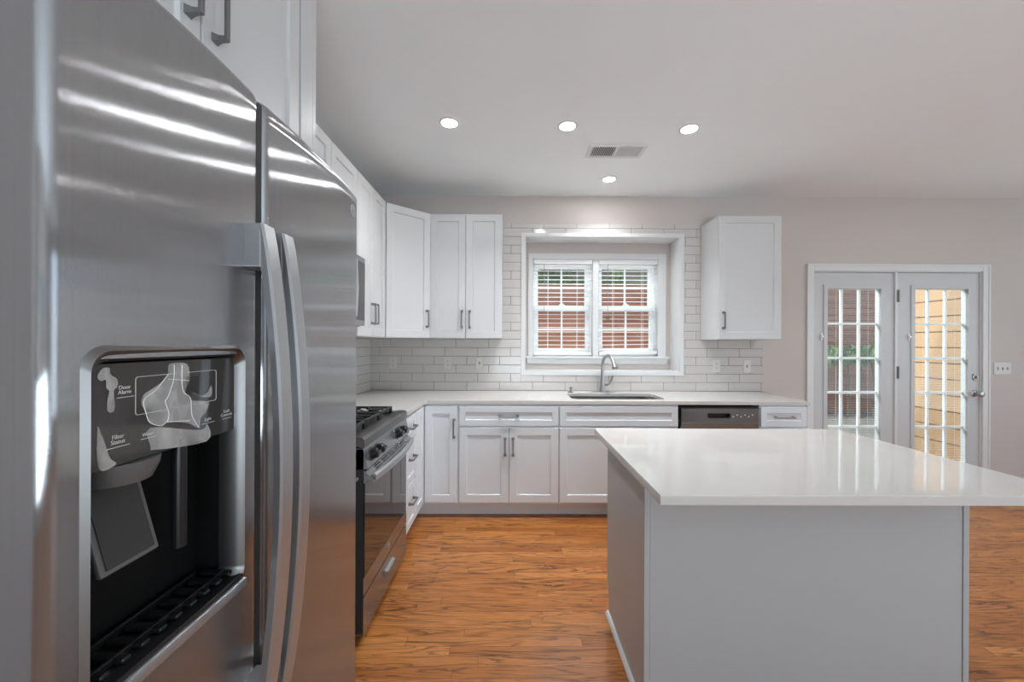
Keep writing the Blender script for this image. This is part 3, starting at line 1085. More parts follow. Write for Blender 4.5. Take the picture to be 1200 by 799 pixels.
UD = 0.31                                 # box depth
UF = YB - UD
FUB = Frame((0, UF, 0), (1, 0, 0), (0, -1, 0))
wall_cab('wall_cabinet', 'white two door wall cabinet on the back wall just left of the window', (-0.38, 3.56, UP0),
         MB().box(-0.690, -0.074, UF, YB - 0.001, UP0, UP1), FUB, [(-0.688, -0.387, -0.416), (-0.382, -0.076, -0.350)])
wall_cab('wall_cabinet', 'white single door wall cabinet right of the window next to the patio doors', (2.04, 3.56, UP0),
         MB().box(1.782, 2.322, UF, YB - 0.001, UP0, UP1), FUB, [(1.784, 2.320, 1.822)])
# diagonal corner cabinet
ULF = -0.996
c0, c1 = Vector((ULF, 3.115, 0)), Vector((-0.692, UF, 0))
FD = Frame(c0, c1 - c0, Vector(((c1 - c0).y, -(c1 - c0).x, 0)))
dl = (c1 - c0).length
wall_cab('corner_wall_cabinet', 'white diagonal corner wall cabinet with a single door in the kitchen corner', (-1.05, 3.5, UP0),
         MB().prism([(XL + 0.001, 3.115), (c0.x, c0.y), (c1.x, c1.y), (-0.692, YB - 0.001), (XL + 0.001, YB - 0.001)], UP0, UP1), FD,
         [(0.012, dl - 0.012, dl - 0.044)])
FUL = Frame((ULF, 0, 0), (0, 1, 0), (1, 0, 0))
wall_cab('wall_cabinet', 'white narrow two door wall cabinet on the left wall between microwave and corner', (-1.15, 2.82, UP0),
         MB().box(XL + 0.001, ULF, 2.532, 3.113, UP0, UP1), FUL, [(2.535, 2.818, 2.790), (2.822, 3.096, 2.850)])
wall_cab('wall_cabinet', 'short white two door cabinet above the microwave on the left wall', (-1.15, 2.16, 1.90),
         MB().box(XL + 0.001, ULF, 1.786, 2.530, 1.900, UP1), FUL, [(1.789, 2.155, None), (2.159, 2.527, None)], z0=1.900)
wall_cab('wall_cabinet', 'white single door wall cabinet between the refrigerator panel and the microwave', (-1.15, 1.62, UP0),
         MB().box(XL + 0.001, ULF, 1.458, 1.784, UP0, UP1), FUL, [(1.461, 1.781, 1.745)])
# over-fridge cabinet and end panel
OF = -0.735
FO = Frame((OF, 0, 0), (0, 1, 0), (1, 0, 0))
OZ0, OZ1 = 1.935, 2.700
r = thing('wall_cabinet', 'deep white two door cabinet directly above the refrigerator', 'cabinet', (-1.0, 0.89, OZ0))
MB().box(XL + 0.001, OF, 0.486, 1.352, OZ0, OZ1).build('body', M_cab, r, 0)
for u0, u1, uh in ((0.490, 0.916, 0.878), (0.920, 1.341, 0.958)):
    d = shaker(MB(), FO, u0, u1, OZ0 + 0.004, OZ1 - 0.003).build('door', M_cab, r, 25)
    pull(FO, uh, 2.165, 0.160, True, d)
pnl = MB().box(XL + 0.001, -0.716, 1.434, 1.4565, 0, OZ1, 0.001, 1).box(-0.760, -0.716, 1.354, 1.4335, 0, OZ1, 0.001, 1)
tag(pnl.build('end_panel', M_cab), 'tall white end panel and filler strip beside the refrigerator', 'panel')

# ------------------------------------------------------------------ microwave
mw = thing('microwave', 'stainless steel microwave under the short cabinet above the range', 'microwave', (-1.12, 2.16, 1.462))
MB().box(XL + 0.009, -0.955, 1.790, 2.527, 1.462, 1.897, 0.003).build('body', M_steelD, mw)
md = MB().box(-0.953, -0.925, 1.790, 2.527, 1.466, 1.895, 0.006)
mdo = md.build('door', M_steelY, mw)
MB().prism(rrect(1.84, 2.26, 1.52, 1.84, 0.02), -0.9245, -0.923, 'x').build('window', M_glassb, mdo)
MB().box(-0.9245, -0.9225, 2.34, 2.515, 1.50, 1.86, 0.002).build('control_panel', M_panel, mdo)
MB().tube([(-0.925, 2.30, 1.86), (-0.895, 2.30, 1.84), (-0.888, 2.30, 1.68), (-0.895, 2.30, 1.52), (-0.925, 2.30, 1.50)], 0.009, 10).build('handle', M_steelH, mdo)

# ------------------------------------------------------------------ range
RX, RY0, RY1 = -0.657, 1.792, 2.530
rg = thing('gas_range', 'stainless steel gas range with black grates against the left wall', 'range', (-0.98, 2.16, 0))
MB().box(XL + 0.009, -0.700, RY0, RY1, 0.045, 0.900, 0.003).box(-0.7005, -0.660, RY0, RY0 + 0.0015, 0.045, 0.88).build('body', M_seam, rg)
for x in (-1.25, -0.76):
    for y in (RY0 + 0.05, RY1 - 0.05):
        MB().lathe([(0.018, 0), (0.018, 0.01), (0.010, 0.012), (0.010, 0.046)], (x, y, 0), seg=12).build('foot', M_black, rg)
# cooktop: side and front rims with a sunken dark deck
ck = MB()
ck.prism([(-0.700, 0.895), (-0.662, 0.884), (-0.655, 0.890), (-0.657, 0.922), (-0.668, 0.932), (-0.700, 0.934), (-0.735, 0.928), (-0.740, 0.912), (-0.700, 0.908)], RY0, RY1, 'y')
ck.box(XL + 0.009, -0.735, RY0, RY0 + 0.025, 0.901, 0.930, 0.004).box(XL + 0.009, -0.735, RY1 - 0.025, RY1, 0.901, 0.930, 0.004)
ck.box(XL + 0.009, XL + 0.055, RY0 + 0.025, RY1 - 0.025, 0.901, 0.955, 0.004)
ck.box(XL + 0.055, -0.735, RY0 + 0.025, RY1 - 0.025, 0.901, 0.912)
cko = ck.build('cooktop', M_steelD, rg)
for bx, by, br_ in ((-0.87, 1.96, 0.045), (-0.87, 2.36, 0.05), (-1.13, 1.96, 0.04), (-1.13, 2.36, 0.036), (-1.0, 2.16, 0.045)):
    MB().lathe([(br_ + 0.012, 0), (br_ + 0.012, 0.006), (br_, 0.010), (br_, 0.022), (br_ - 0.006, 0.027), (0.004, 0.027)], (bx, by, 0.9125)).build('burner', M_blackm, cko)
for k in range(3):
    y0, y1 = RY0 + 0.030 + k * 0.226, RY0 + 0.030 + k * 0.226 + 0.222
    g = MB()
    zt = 0.964
    x0, x1 = -1.245, -0.748
    yc = (y0 + y1) / 2
    for x in (x0, -1.0, x1):
        g.box(x - 0.0075, x + 0.0075, y0 + 0.004, y1 - 0.004, zt - 0.014, zt, 0.003)
    for y in (y0 + 0.010, y1 - 0.010):
        g.box(x0, x1, y - 0.006, y + 0.006, zt - 0.014, zt, 0.003)
        for x in (x0, x1):
            g.box(x - 0.008, x + 0.008, y - 0.008, y + 0.008, 0.9125, zt - 0.004, 0.003)
    for cx in (-0.874, -1.122):
        for a in range(6):
            an = a * PI / 3 + PI / 6
            ex, ey = cx + 0.115 * math.cos(an), yc + 0.098 * math.sin(an)
            g.tube([(cx + 0.040 * math.cos(an), yc + 0.040 * math.sin(an), zt - 0.004), (ex, ey, zt - 0.008)], 0.0078, 6)
    g.build('grate', M_blackm, cko)
# slanted control panel
cp = MB().prism([(-0.700, 0.884), (-0.664, 0.882), (-0.640, 0.792), (-0.700, 0.786)], RY0, RY1, 'y')
cpo = cp.build('control_panel', M_steelY, rg, 25)
nrm = Vector((0.090, 0, 0.024)).normalized()
for y in (1.868, 1.958, 2.286, 2.376):
    c = Vector((-0.6515, y, 0.838))
    kn = MB().slot(1).lathe([(0.030, 0.0), (0.030, 0.004)], c, nrm, 24)
    kn.slot(0).lathe([(0.025, 0.004), (0.025, 0.010), (0.0225, 0.030), (0.018, 0.034)], c, nrm, 20)
    q = Matrix.Translation(c + nrm * 0.036) @ nrm.to_track_quat('Z', 'X').to_matrix().to_4x4()
    kn.box(-0.006, 0.006, -0.022, 0.022, -0.004, 0.006, 0.002, 1, q)
    kn.build('knob', [M_black, M_steelD], cpo)
# oven door
od = MB()
od.box(-0.699, -0.664, RY0 + 0.002, RY1 - 0.002, 0.216, 0.784, 0.003)
od.box(-0.664, RX, RY0 + 0.002, RY1 - 0.002, 0.216, 0.296, 0.003)
od.prism([(-0.664, 0.784), (-0.664, 0.725), (RX, 0.725), (RX + 0.004, 0.738), (-0.632, 0.754), (-0.632, 0.758), (-0.659, 0.784)], RY0 + 0.002, RY1 - 0.002, 'y')
odo = od.build('oven_door', M_steelY, rg, 25)
MB().box(-0.6635, RX - 0.0005, RY0 + 0.012, RY1 - 0.012, 0.297, 0.7245, 0.002).build('oven_glass', M_glassb, odo)
vn = MB()
vm = Matrix.Translation((-0.6455, 0, 0.771)) @ Matrix.Rotation(math.atan2(-0.027, 0.026), 4, 'Y')
for k in range(5):
    y0 = RY0 + 0.10 + k * 0.108
    for j in range(3):
        vn.box(-0.001, 0.0008, y0, y0 + 0.088, -0.0160 + j * 0.0120, -0.0085 + j * 0.0120, 0, 1, vm)
vn.build('vent_slot', M_black, odo, 0)
hb = []
for k in range(21):
    s = k / 20
    hb.append((-0.614 + 0.022 * math.sin(PI * s), RY0 + 0.020 + s * (RY1 - RY0 - 0.040), 0.748))
hd = MB()
for a, b in zip(hb[:-1], hb[1:]):
    pass
vs, fs = [], []
for (x, y, z) in hb:
    vs += [(x - 0.008, y, z - 0.020), (x + 0.004, y, z - 0.016), (x + 0.006, y, z + 0.010), (x - 0.004, y, z + 0.020), (x - 0.012, y, z + 0.014)]
for i in range(20):
    for k in range(5):
        fs.append((5 * i + k, 5 * i + (k + 1) % 5, 5 * i + 5 + (k + 1) % 5, 5 * i + 5 + k))
fs += [(4, 3, 2, 1, 0), tuple(100 + k for k in range(5))]
hd.raw(vs, fs)
for y in (RY0 + 0.032, RY1 - 0.032):
    hd.box(RX - 0.002, -0.612, y - 0.012, y + 0.012, 0.736, 0.754, 0.003)
hd.build('handle', M_steelH, odo, 40)
MB().lathe([(0.014, 0), (0.014, 0.002), (0.011, 0.0028)], (RX, 2.160, 0.262), (1, 0, 0)).build('badge', M_steelH, odo)
sd = MB().box(-0.699, RX - 0.001, RY0 + 0.002, RY1 - 0.002, 0.034, 0.208, 0.004)
sdo = sd.build('storage_drawer', M_steelY, rg)
dp = MB()
dp.prism([(RX - 0.001, 0.160), (RX + 0.014, 0.154), (RX + 0.016, 0.150), (RX + 0.004, 0.122), (RX - 0.001, 0.122)], 2.095, 2.230, 'y')
dp.build('drawer_pull', M_steelH, sdo, 25)

# ------------------------------------------------------------------ island
IX0, IX1, IY0, IY1 = 0.500, 1.706, 1.470, 2.050
il = thing('kitchen_island', 'pale grey kitchen island base with plain panels standing on the wood floor', 'island', (1.10, 1.76, 0))
it = 0.886
MB().box(IX0 + 0.006, IX1 - 0.006, IY0 + 0.006, IY1 - 0.024, 0.105, it).box(IX0 + 0.02, IX1 - 0.02, IY0 + 0.006, IY1 - 0.075, 0, 0.105).build('body', M_island, il, 0)
MB().box(IX0 + 0.022, IX1 - 0.022, IY0, IY0 + 0.0055, 0.0, it).build('front_panel', M_island, il, 0)
sp = MB().prism([(IY0 + 0.022, 0.0), (IY1 - 0.055, 0.0), (IY1 - 0.055, 0.108), (IY1 - 0.022, 0.150), (IY1 - 0.022, it), (IY0 + 0.022, it)], IX0, IX0 + 0.0055, 'x')
sp.build('side_panel', M_island, il, 0)
MB().box(IX1 - 0.0055, IX1, IY0 + 0.022, IY1 - 0.022, 0.0, it).build('side_panel', M_island, il, 0)
for x0, x1 in ((IX0 - 0.0015, IX0 + 0.0205), (IX1 - 0.0205, IX1 + 0.0015)):
    MB().box(x0, x1, IY0 - 0.004, IY0 + 0.0205, 0.0, it, 0.0025).build('corner_trim', M_island, il)
sh = MB().prism([(IX0 - 0.0005, 0), (IX0 - 0.016, 0), (IX0 - 0.014, 0.012), (IX0 - 0.007, 0.018), (IX0 - 0.0005, 0.019)], IY0 - 0.004, IY1 - 0.050, 'y')
sh.build('shoe_moulding', M_trim, il, 40)
FI = Frame((0, IY1 - 0.024, 0), (-1, 0, 0), (0, 1, 0))
for u0, u1 in ((-1.700, -1.305), (-1.301, -0.907), (-0.903, -0.506)):
    d = front(il, 'door', FI, u0, u1, 0.128, 0.875, m=M_island)
    pull(FI, u1 - 0.03, 0.70, 0.135, True, d)
itop = slab(MB(), [(0.443, 1.165), (1.722, 1.165), (1.722, 2.085), (0.443, 2.085)], 0.8862, 0.9165, e=0.0035).build('island_countertop', M_quartz, None, 30)
tag(itop, 'large white quartz countertop slab resting on the kitchen island', 'countertop')

# ------------------------------------------------------------------ refrigerator
FX = -0.510
fr = thing('refrigerator', 'large stainless steel side by side refrigerator at the left with ice and water dispenser', 'refrigerator', (-0.9, 0.89, 0))
MB().box(XL + 0.02, -0.605, 0.442, 1.344, 0.03, 1.835, 0.004).build('body', M_fside, fr)
MB().box(-0.63, -0.58, 0.46, 1.33, 0.0, 0.048).build('base_grille', M_seam, fr, 0)
DY0, DY1, DZa, DZb = 0.484, 0.762, 0.912, 1.340     # dispenser hole in the freezer door


def fdoor(name, y0, y1, hole, bulge):
    """bow-fronted door with rounded edges and a gently arched top"""
    ys = []
    rn, rf = 0.015, 0.020
    prof = []                                         # (y, x)
    for k in range(7):
        a = PI / 2 * k / 6
        prof.append((y0 + rn - rn * math.cos(a), -rn + rn * math.sin(a)))
    a0, a1 = y0 + rn, y1 - rf
    st = [a0 + (a1 - a0) * k / 14 for k in range(1, 14)]
    if hole:
        st = [s for s in st if abs(s - DY0) > 0.012 and abs(s - DY1) > 0.012] + [DY0, DY1]
        st.sort()
    prof += [(s, 0.0) for s in st]
    for k in range(7):
        a = PI / 2 * k / 6
        prof.append((y1 - rf + rf * math.sin(a), -rf + rf * math.cos(a)))
    mid, half = (y0 + y1) / 2, (y1 - y0) / 2
    P = []
    for y, dx in prof:
        q = (y - mid) / half
        P.append((y, FX + dx - bulge * q * q))
    zs = [0.055, 0.2, 0.4, 0.6, 0.8, 1.0, 1.2, 1.4, 1.6, 1.75, 1.82, 1.842, 1.852, 1.857]
    if hole:
        zs = sorted([z for z in zs if abs(z - DZa) > 0.03 and abs(z - DZb) > 0.03] + [DZa, DZb])
    xb = -0.602
    mb = MB()
    nv, nz = len(P), len(zs)
    vs = []
    for z in zs:
        for y, x in P:
            q = (y - 0.893) / 0.454
            top = 1.868 - 0.012 * q * q
            zz = z if z < 1.7 else 1.7 + (z - 1.7) / 0.157 * (top - 1.7)
            back = 0.0
            d = top - zz
            if d < 0.015:
                back = 0.012 * (1 - d / 0.015) ** 2
            vs.append((x - back, y, zz))
    nb = len(vs)
    for z in (zs[0], None):
        for y in (y0, y1):
            q = (y - 0.893) / 0.454
            vs.append((xb, y, zs[0] if z is not None else 1.868 - 0.012 * q * q))
    fs = []
    for i in range(nz - 1):
        for k in range(nv - 1):
            if hole and DZa - 1e-6 <= zs[i] and zs[i + 1] <= DZb + 1e-6 and P[k][0] >= DY0 - 1e-6 and P[k + 1][0] <= DY1 + 1e-6:
                continue
            fs.append((i * nv + k, i * nv + k + 1, (i + 1) * nv + k + 1, (i + 1) * nv + k))
    T0 = (nz - 1) * nv
    fs.append(tuple([nb] + list(range(0, nv)) + [nb + 1]))
    fs.append(tuple([nb + 2] + list(range(T0, T0 + nv)) + [nb + 3]))
    fs.append(tuple([nb] + [i * nv for i in range(nz)] + [nb + 2]))
    fs.append(tuple([nb + 1] + [i * nv + nv - 1 for i in range(nz)] + [nb + 3]))
    fs.append((nb, nb + 1, nb + 3, nb + 2))
    mb.raw(vs, fs)
    return mb.build(name, M_steelY, fr, 50)


fz = fdoor('freezer_door', 0.440, 0.8175, True, 0.006)
fd = fdoor('fridge_door', 0.8350, 1.347, False, 0.007)
MB().box(-0.604, -0.524, 0.8180, 0.8347, 0.06, 1.858).build('gasket', M_seam, fr, 0)


def fhandle(y0, y1, parent, name='handle'):
    hm = MB()
    n = 28
    z0, z1 = 0.62, 1.592
    vs, fs = [], []
    for k in range(n + 1):
        s = k / n
        z = z0 + (z1 - z0) * s
        out = -0.479 + 0.040 * math.sin(PI * s) ** 0.8
        th = 0.018
        vs += [(out - th, y0 + 0.003, z), (out - 0.004, y0, z), (out, y0 + 0.005, z), (out, y1 - 0.007, z), (out - 0.005, y1, z), (out - th, y1 - 0.003, z)]
    for i in range(n):
        for k in range(6):
            fs.append((6 * i + k, 6 * i + (k + 1) % 6, 6 * i + 6 + (k + 1) % 6, 6 * i + 6 + k))
    fs += [(5, 4, 3, 2, 1, 0), tuple(6 * n + k for k in range(6))]
    hm.raw(vs, fs)
    hm.box(-0.516, -0.482, y0, y1, z1 - 0.085, z1, 0.003).box(-0.516, -0.482, y0, y1, z0, z0 + 0.085, 0.003)
    return hm.build(name, M_steelH, parent, 30)


fhandle(0.766, 0.812, fz)
fhandle(0.837, 0.882, fd)
bd = MB().lathe([(0.020, 0), (0.020, 0.003), (0.017, 0.0042), (0.016, 0.0032), (0.004, 0.0032)], (FX - 0.0058, 1.292, 1.790), (1, 0, 0), 28)
bd.tube([(FX - 0.0010, 1.282 + 0.004 * math.sin(k * 0.9), 1.780 + k * 0.0018) for k in range(12)], 0.0012, 6)
bd.tube([(FX - 0.0010, 1.300 - 0.004 * math.sin(k * 0.9), 1.780 + k * 0.0018) for k in range(12)], 0.0012, 6)
bd.build('badge', M_steelH, fd)
for y in (0.49, 1.315):
    MB().box(-0.70, -0.535, y - 0.022, y + 0.022, 1.8365, 1.852, 0.006).build('hinge_cover', M_grey, fr)

# dispenser
ds = MB()
oy0, oy1, oz0, oz1 = DY0 - 0.010, DY1 + 0.008, DZa - 0.010, DZb + 0.022
outl = rrect(oy0, oy1, oz0, oz1, 0.032, 8)
inl = rrect(DY0 + 0.008, DY1 - 0.010, DZa + 0.006, DZb - 0.004, 0.022, 8)
n = len(outl)
mid = [((a * 0.55 + c * 0.45), (b * 0.55 + d_ * 0.45)) for (a, b), (c, d_) in zip(outl, inl)]
vs = [(FX - 0.006, a, b) for a, b in outl] + [(FX + 0.003, a, b) for a, b in mid] + [(FX - 0.010, a, b) for a, b in inl] + [(FX - 0.04, a, b) for a, b in inl]
fs = []
for r_ in range(3):
    for i in range(n):
        j = (i + 1) % n
        fs.append((r_ * n + i, r_ * n + j, (r_ + 1) * n + j, (r_ + 1) * n + i))
ds.raw(vs, fs)
dso = ds.build('dispenser', M_steelD, fz, 60)
# recess box
rc = MB()
ry0, ry1, rz0, rz1, rx = DY0 + 0.004, DY1 - 0.004, DZa + 0.002, 1.336, FX - 0.086
# open-fronted hollow: five walls
FXr = FX - 0.012
rc.box(rx - 0.003, rx, ry0, ry1, rz0, rz1)
rc.box(rx, FXr, ry0 - 0.003, ry0, rz0, rz1).box(rx, FXr, ry1, ry1 + 0.003, rz0, rz1)
rc.box(rx, FXr, ry0, ry1, rz0 - 0.003, rz0).box(rx, FXr, ry0, ry1, rz1, rz1 + 0.003)
rco = rc.build('recess', mat('matt black liner', (0.008, 0.008, 0.008), 0.5, Specular_IOR_Level=0.15), dso, 0)
MB().box(FX - 0.030, FX - 0.012, ry0 + 0.003, ry1 - 0.003, 1.196, 1.334, 0.003).build('control_glass', M_panel, dso)
# chute above the paddle and the tilted paddle
MB().lathe([(0.050, 0), (0.048, -0.012), (0.040, -0.030), (0.020, -0.032)], (FX - 0.050, 0.565, 1.1955), seg=28).build('ice_chute', M_grey, dso)
pm = Matrix.Translation((FX - 0.050, 0.570, 1.105)) @ Matrix.Rotation(math.radians(-16), 4, 'Y')
pd = MB().slot(0).box(-0.004, 0.004, -0.044, 0.044, -0.062, 0.060, 0.003, 2, pm).slot(1).box(0.0035, 0.006, -0.036, 0.036, -0.055, 0.053, 0.002, 2, pm)
pd.build('paddle', [M_grey, mat('paddle face', (0.035, 0.034, 0.033), 0.45)], dso)
MB().tube([(FX - 0.045, 0.668, 1.19), (FX - 0.045, 0.668, 1.02)], 0.011, 12).build('water_spout', M_black, dso)
# drip tray
tr = MB()
tro = rrect(DY0 + 0.006, DY1 - 0.006, 0, 1, 0.001)
tr.box(rx + 0.004, FX + 0.004, ry0 + 0.002, ry1 - 0.002, DZa + 0.004, DZa + 0.012, 0.002)
tr.box(rx + 0.010, rx + 0.016, ry0 + 0.006, ry1 - 0.020, DZa + 0.012, DZa + 0.026, 0.002)
for k in range(9):
    y = ry0 + 0.020 + k * 0.029
    tr.box(rx + 0.018, FX - 0.012, y, y + 0.015, DZa + 0.012, DZa + 0.021, 0.004)
tr.box(rx + 0.054, rx + 0.060, ry0 + 0.004, ry1 - 0.006, DZa + 0.012, DZa + 0.0225, 0.002)
tr.build('drip_tray', M_black, dso)
MB().box(FX - 0.008, FX + 0.009, DY0 - 0.004, DY1 + 0.0, DZa - 0.016, DZa + 0.003, 0.005).build('tray_lip', M_steelH, dso)


def text(s, y, z, size, parent, x, name='lettering', material=None):
    cu = bpy.data.curves.new('lettering', 'FONT')
    cu.body = s
    cu.size = size
    cu.align_x = 'CENTER'
    cu.align_y = 'CENTER'
    cu.extrude = 0.0002
    cu.space_line = 0.85
    tmp = bpy.data.objects.new('tmp', cu)
    COL.objects.link(tmp)
    bpy.context.view_layer.update()
    me = tmp.evaluated_get(bpy.context.evaluated_depsgraph_get()).to_mesh()
    mb = MB()
    mb.raw([(x + v.co.z, y + v.co.x, z + v.co.y) for v in me.vertices], [tuple(p.vertices) for p in me.polygons])
    bpy.data.objects.remove(tmp)
    bpy.data.curves.remove(cu)
    return mb.build(name, material or M_print, parent, 0)


cg = FX - 0.0115
text('Door\nAlarm', 0.539, 1.297, 0.0075, dso, cg)
text('Filter\nStatus', 0.530, 1.232, 0.0080, dso, cg)
text('Water', 0.574, 1.229, 0.0070, dso, cg)
text('Light', 0.687, 1.229, 0.0075, dso, cg)
text('Lock\nControls', 0.732, 1.232, 0.0078, dso, cg)
ln = MB()
fo = rrect(0.554, 0.706, 1.259, 1.313, 0.004, 3)
fi = rrect(0.5548, 0.7052, 1.2598, 1.3122, 0.0036, 3)
ln.ring(fo, fi, cg - 0.0003, cg + 0.0004, 'x')
for y0, y1, z in ((0.528, 0.552, 1.2865), (0.514, 0.546, 1.2215), (0.563, 0.586, 1.223), (0.674, 0.702, 1.222), (0.721, 0.744, 1.2215)):
    ln.box(cg - 0.0003, cg + 0.0004, y0, y1, z, z + 0.0009)
ln.build('printed_line', M_print, dso, 0)
MB().box(cg - 0.0003, cg + 0.0006, 0.640, 0.666, 1.276, 1.306).build('display', M_black, dso, 0)


# reflections painted as thin cloudy patches on the control glass, read off the photograph
def glare_pt(a, b):
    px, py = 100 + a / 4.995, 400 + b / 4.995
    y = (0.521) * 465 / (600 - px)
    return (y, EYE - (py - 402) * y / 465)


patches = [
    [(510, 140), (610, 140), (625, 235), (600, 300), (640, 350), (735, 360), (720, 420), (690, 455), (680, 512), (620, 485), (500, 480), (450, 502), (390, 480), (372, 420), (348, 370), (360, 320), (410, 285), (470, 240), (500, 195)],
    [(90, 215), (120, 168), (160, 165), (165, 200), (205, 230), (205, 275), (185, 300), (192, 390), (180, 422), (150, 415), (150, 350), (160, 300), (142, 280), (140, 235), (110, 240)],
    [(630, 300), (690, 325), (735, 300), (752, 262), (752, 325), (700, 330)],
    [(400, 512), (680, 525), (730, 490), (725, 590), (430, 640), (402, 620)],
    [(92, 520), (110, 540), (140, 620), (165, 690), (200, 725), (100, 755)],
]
def smooth_loop(p, n=4, closed=True):
    out = []
    m = len(p)
    for i in range(m if closed else m - 1):
        if closed:
            a, b, c, d = p[i - 1], p[i], p[(i + 1) % m], p[(i + 2) % m]
        else:
            a, b, c, d = p[max(i - 1, 0)], p[i], p[i + 1], p[min(i + 2, m - 1)]
        for k in range(n):
            t = k / n
            out.append(tuple(0.5 * (2 * b[j] + (c[j] - a[j]) * t + (2 * a[j] - 5 * b[j] + 4 * c[j] - d[j]) * t * t + (3 * b[j] - a[j] - 3 * c[j] + d[j]) * t ** 3) for j in (0, 1)))
    if not closed:
        out.append(p[-1])
    return out


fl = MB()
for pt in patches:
    q = [glare_pt(a, b) for a, b in smooth_loop(pt)]
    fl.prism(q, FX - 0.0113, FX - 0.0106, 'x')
fl.build('painted_reflection', M_glare, dso, 0)
cr = MB()  # bright lines of the same painted reflections
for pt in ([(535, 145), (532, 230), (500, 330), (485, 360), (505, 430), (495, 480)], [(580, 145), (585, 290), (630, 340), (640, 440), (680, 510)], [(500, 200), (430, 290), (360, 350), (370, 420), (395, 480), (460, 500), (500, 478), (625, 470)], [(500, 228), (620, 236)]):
    q = [glare_pt(a, b) for a, b in smooth_loop(pt, 4, False)]
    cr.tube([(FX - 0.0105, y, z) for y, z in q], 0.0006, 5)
cr.build('painted_reflection_line', M_glare_line, dso)

# ------------------------------------------------------------------ ceiling lights and vent
LIGHTS = [(-0.388, 2.487, 'recessed ceiling light at the left end of the row of three'), (0.357, 2.516, 'recessed ceiling light in the middle of the row of three'),
          (1.142, 2.540, 'recessed ceiling light at the right end of the row of three'), (0.822, 3.325, 'recessed ceiling light alone behind the vent near the sink window'),
          (3.45, 2.42, 'recessed ceiling light over the dining side, out of view to the right')]
for x, y, lb in LIGHTS:
    r = thing('ceiling_light', lb, 'ceiling light', (x, y, H), 'recessed ceiling lights')
    MB().lathe([(0.046, 0.02), (0.046, -0.004), (0.050, -0.007), (0.062, -0.005), (0.065, -0.0003)], (x, y, H), seg=36).build('trim_ring', M_trim, r)
    MB().lathe([(0.045, -0.0040), (0.045, -0.0060), (0.03, -0.0070), (0.002, -0.0074)], (x, y, H), seg=32).build('lens', M_lens, r)
    d = bpy.data.lights.new('lamp', 'AREA')
    d.shape = 'DISK'
    d.size = 0.09
    d.spread = math.radians(118)
    d.energy = 5.7
    d.color = (0.96, 0.985, 1.0)
    o = bpy.data.objects.new('lamp', d)
    COL.objects.link(o)
    o.parent = r
    o.location = (0, 0, -0.014)
vt = thing('ceiling_vent', 'white louvred air vent in the ceiling in front of the sink window', 'vent', (0.755, 2.84, H))
vx0, vx1, vy0, vy1 = 0.548, 0.952, 2.745, 2.935
v_ = MB().ring([(vx0, vy0), (vx1, vy0), (vx1, vy1), (vx0, vy1)], [(vx0 + 0.026, vy0 + 0.026), (vx1 - 0.026, vy0 + 0.026), (vx1 - 0.026, vy1 - 0.026), (vx0 + 0.026, vy1 - 0.026)], H - 0.008, H - 0.0003, 'z')
v_.box(0.741, 0.757, vy0 + 0.026, vy1 - 0.026, H - 0.008, H - 0.0003)
v_.build('frame', M_trim, vt, 0)
MB().box(vx0 + 0.026, vx1 - 0.026, vy0 + 0.026, vy1 - 0.026, H - 0.0009, H - 0.0003).build('duct', M_seam, vt, 0)
for (a, b, tl) in ((vx0 + 0.026, 0.741, -1), (0.757, vx1 - 0.026, 1)):
    s = MB()
    for k in range(13):
        x = a + (b - a) * (k + 0.5) / 13
        mtx = Matrix.Translation((x, (vy0 + vy1) / 2, H - 0.0055)) @ Matrix.Rotation(tl * math.radians(38), 4, 'Y')
        s.box(-0.0055, 0.0055, -(vy1 - vy0) / 2 + 0.026, (vy1 - vy0) / 2 - 0.026, -0.0006, 0.0006, 0, 1, mtx)
    s.build('louvre', M_trim, vt, 0)

# ------------------------------------------------------------------ outlets and switches
def plate(name, label, cat, F, u, z, gangs, kind, n0=0.0085, group=None, m=M_almond):
    r = thing(name, label, cat, F.p(u, n0, z), group)
    wd = 0.035 * 2 if gangs == 1 else 0.046 * gangs + 0.026
    MB().box(u - wd / 2, u + wd / 2, n0, n0 + 0.005, z - 0.058, z + 0.058, 0.003, 2, F.mtx).build('cover_plate', m, r)
    for g in range(gangs):
        uc = u + (g - (gangs - 1) / 2) * 0.046
        if kind == 'outlet':
            for s in (-1, 1):
                o = MB().slot(0).lathe([(0.0165, 0), (0.0165, 0.0018), (0.015, 0.0024)], F.p(uc, n0 + 0.005, z + s * 0.020), F.n, 20)
                o.slot(1).box(uc - 0.008, uc - 0.0055, n0 + 0.0072, n0 + 0.0079, z + s * 0.020, z + s * 0.020 + 0.009, 0, 1, F.mtx)
                o.box(uc + 0.0055, uc + 0.008, n0 + 0.0072, n0 + 0.0079, z + s * 0.020, z + s * 0.020 + 0.008, 0, 1, F.mtx)
                o.lathe([(0.0028, 0), (0.0028, 0.0006)], F.p(uc, n0 + 0.0073, z + s * 0.020 - 0.007), F.n, 10)
                o.build('receptacle', [m, M_slot], r)
        else:
            o = MB().slot(1).box(uc - 0.006, uc + 0.006, n0 + 0.005, n0 + 0.0056, z - 0.0125, z + 0.0125, 0, 1, F.mtx)
            tm = F.mtx @ Matrix.Translation((uc, n0 + 0.006, z)) @ Matrix.Rotation(math.radians(-25), 4, 'X')
            o.slot(0).box(-0.0045, 0.0045, -0.002, 0.013, -0.005, 0.005, 0.0015, 1, tm)
            o.build('toggle', [m, M_grey], r)
    return r


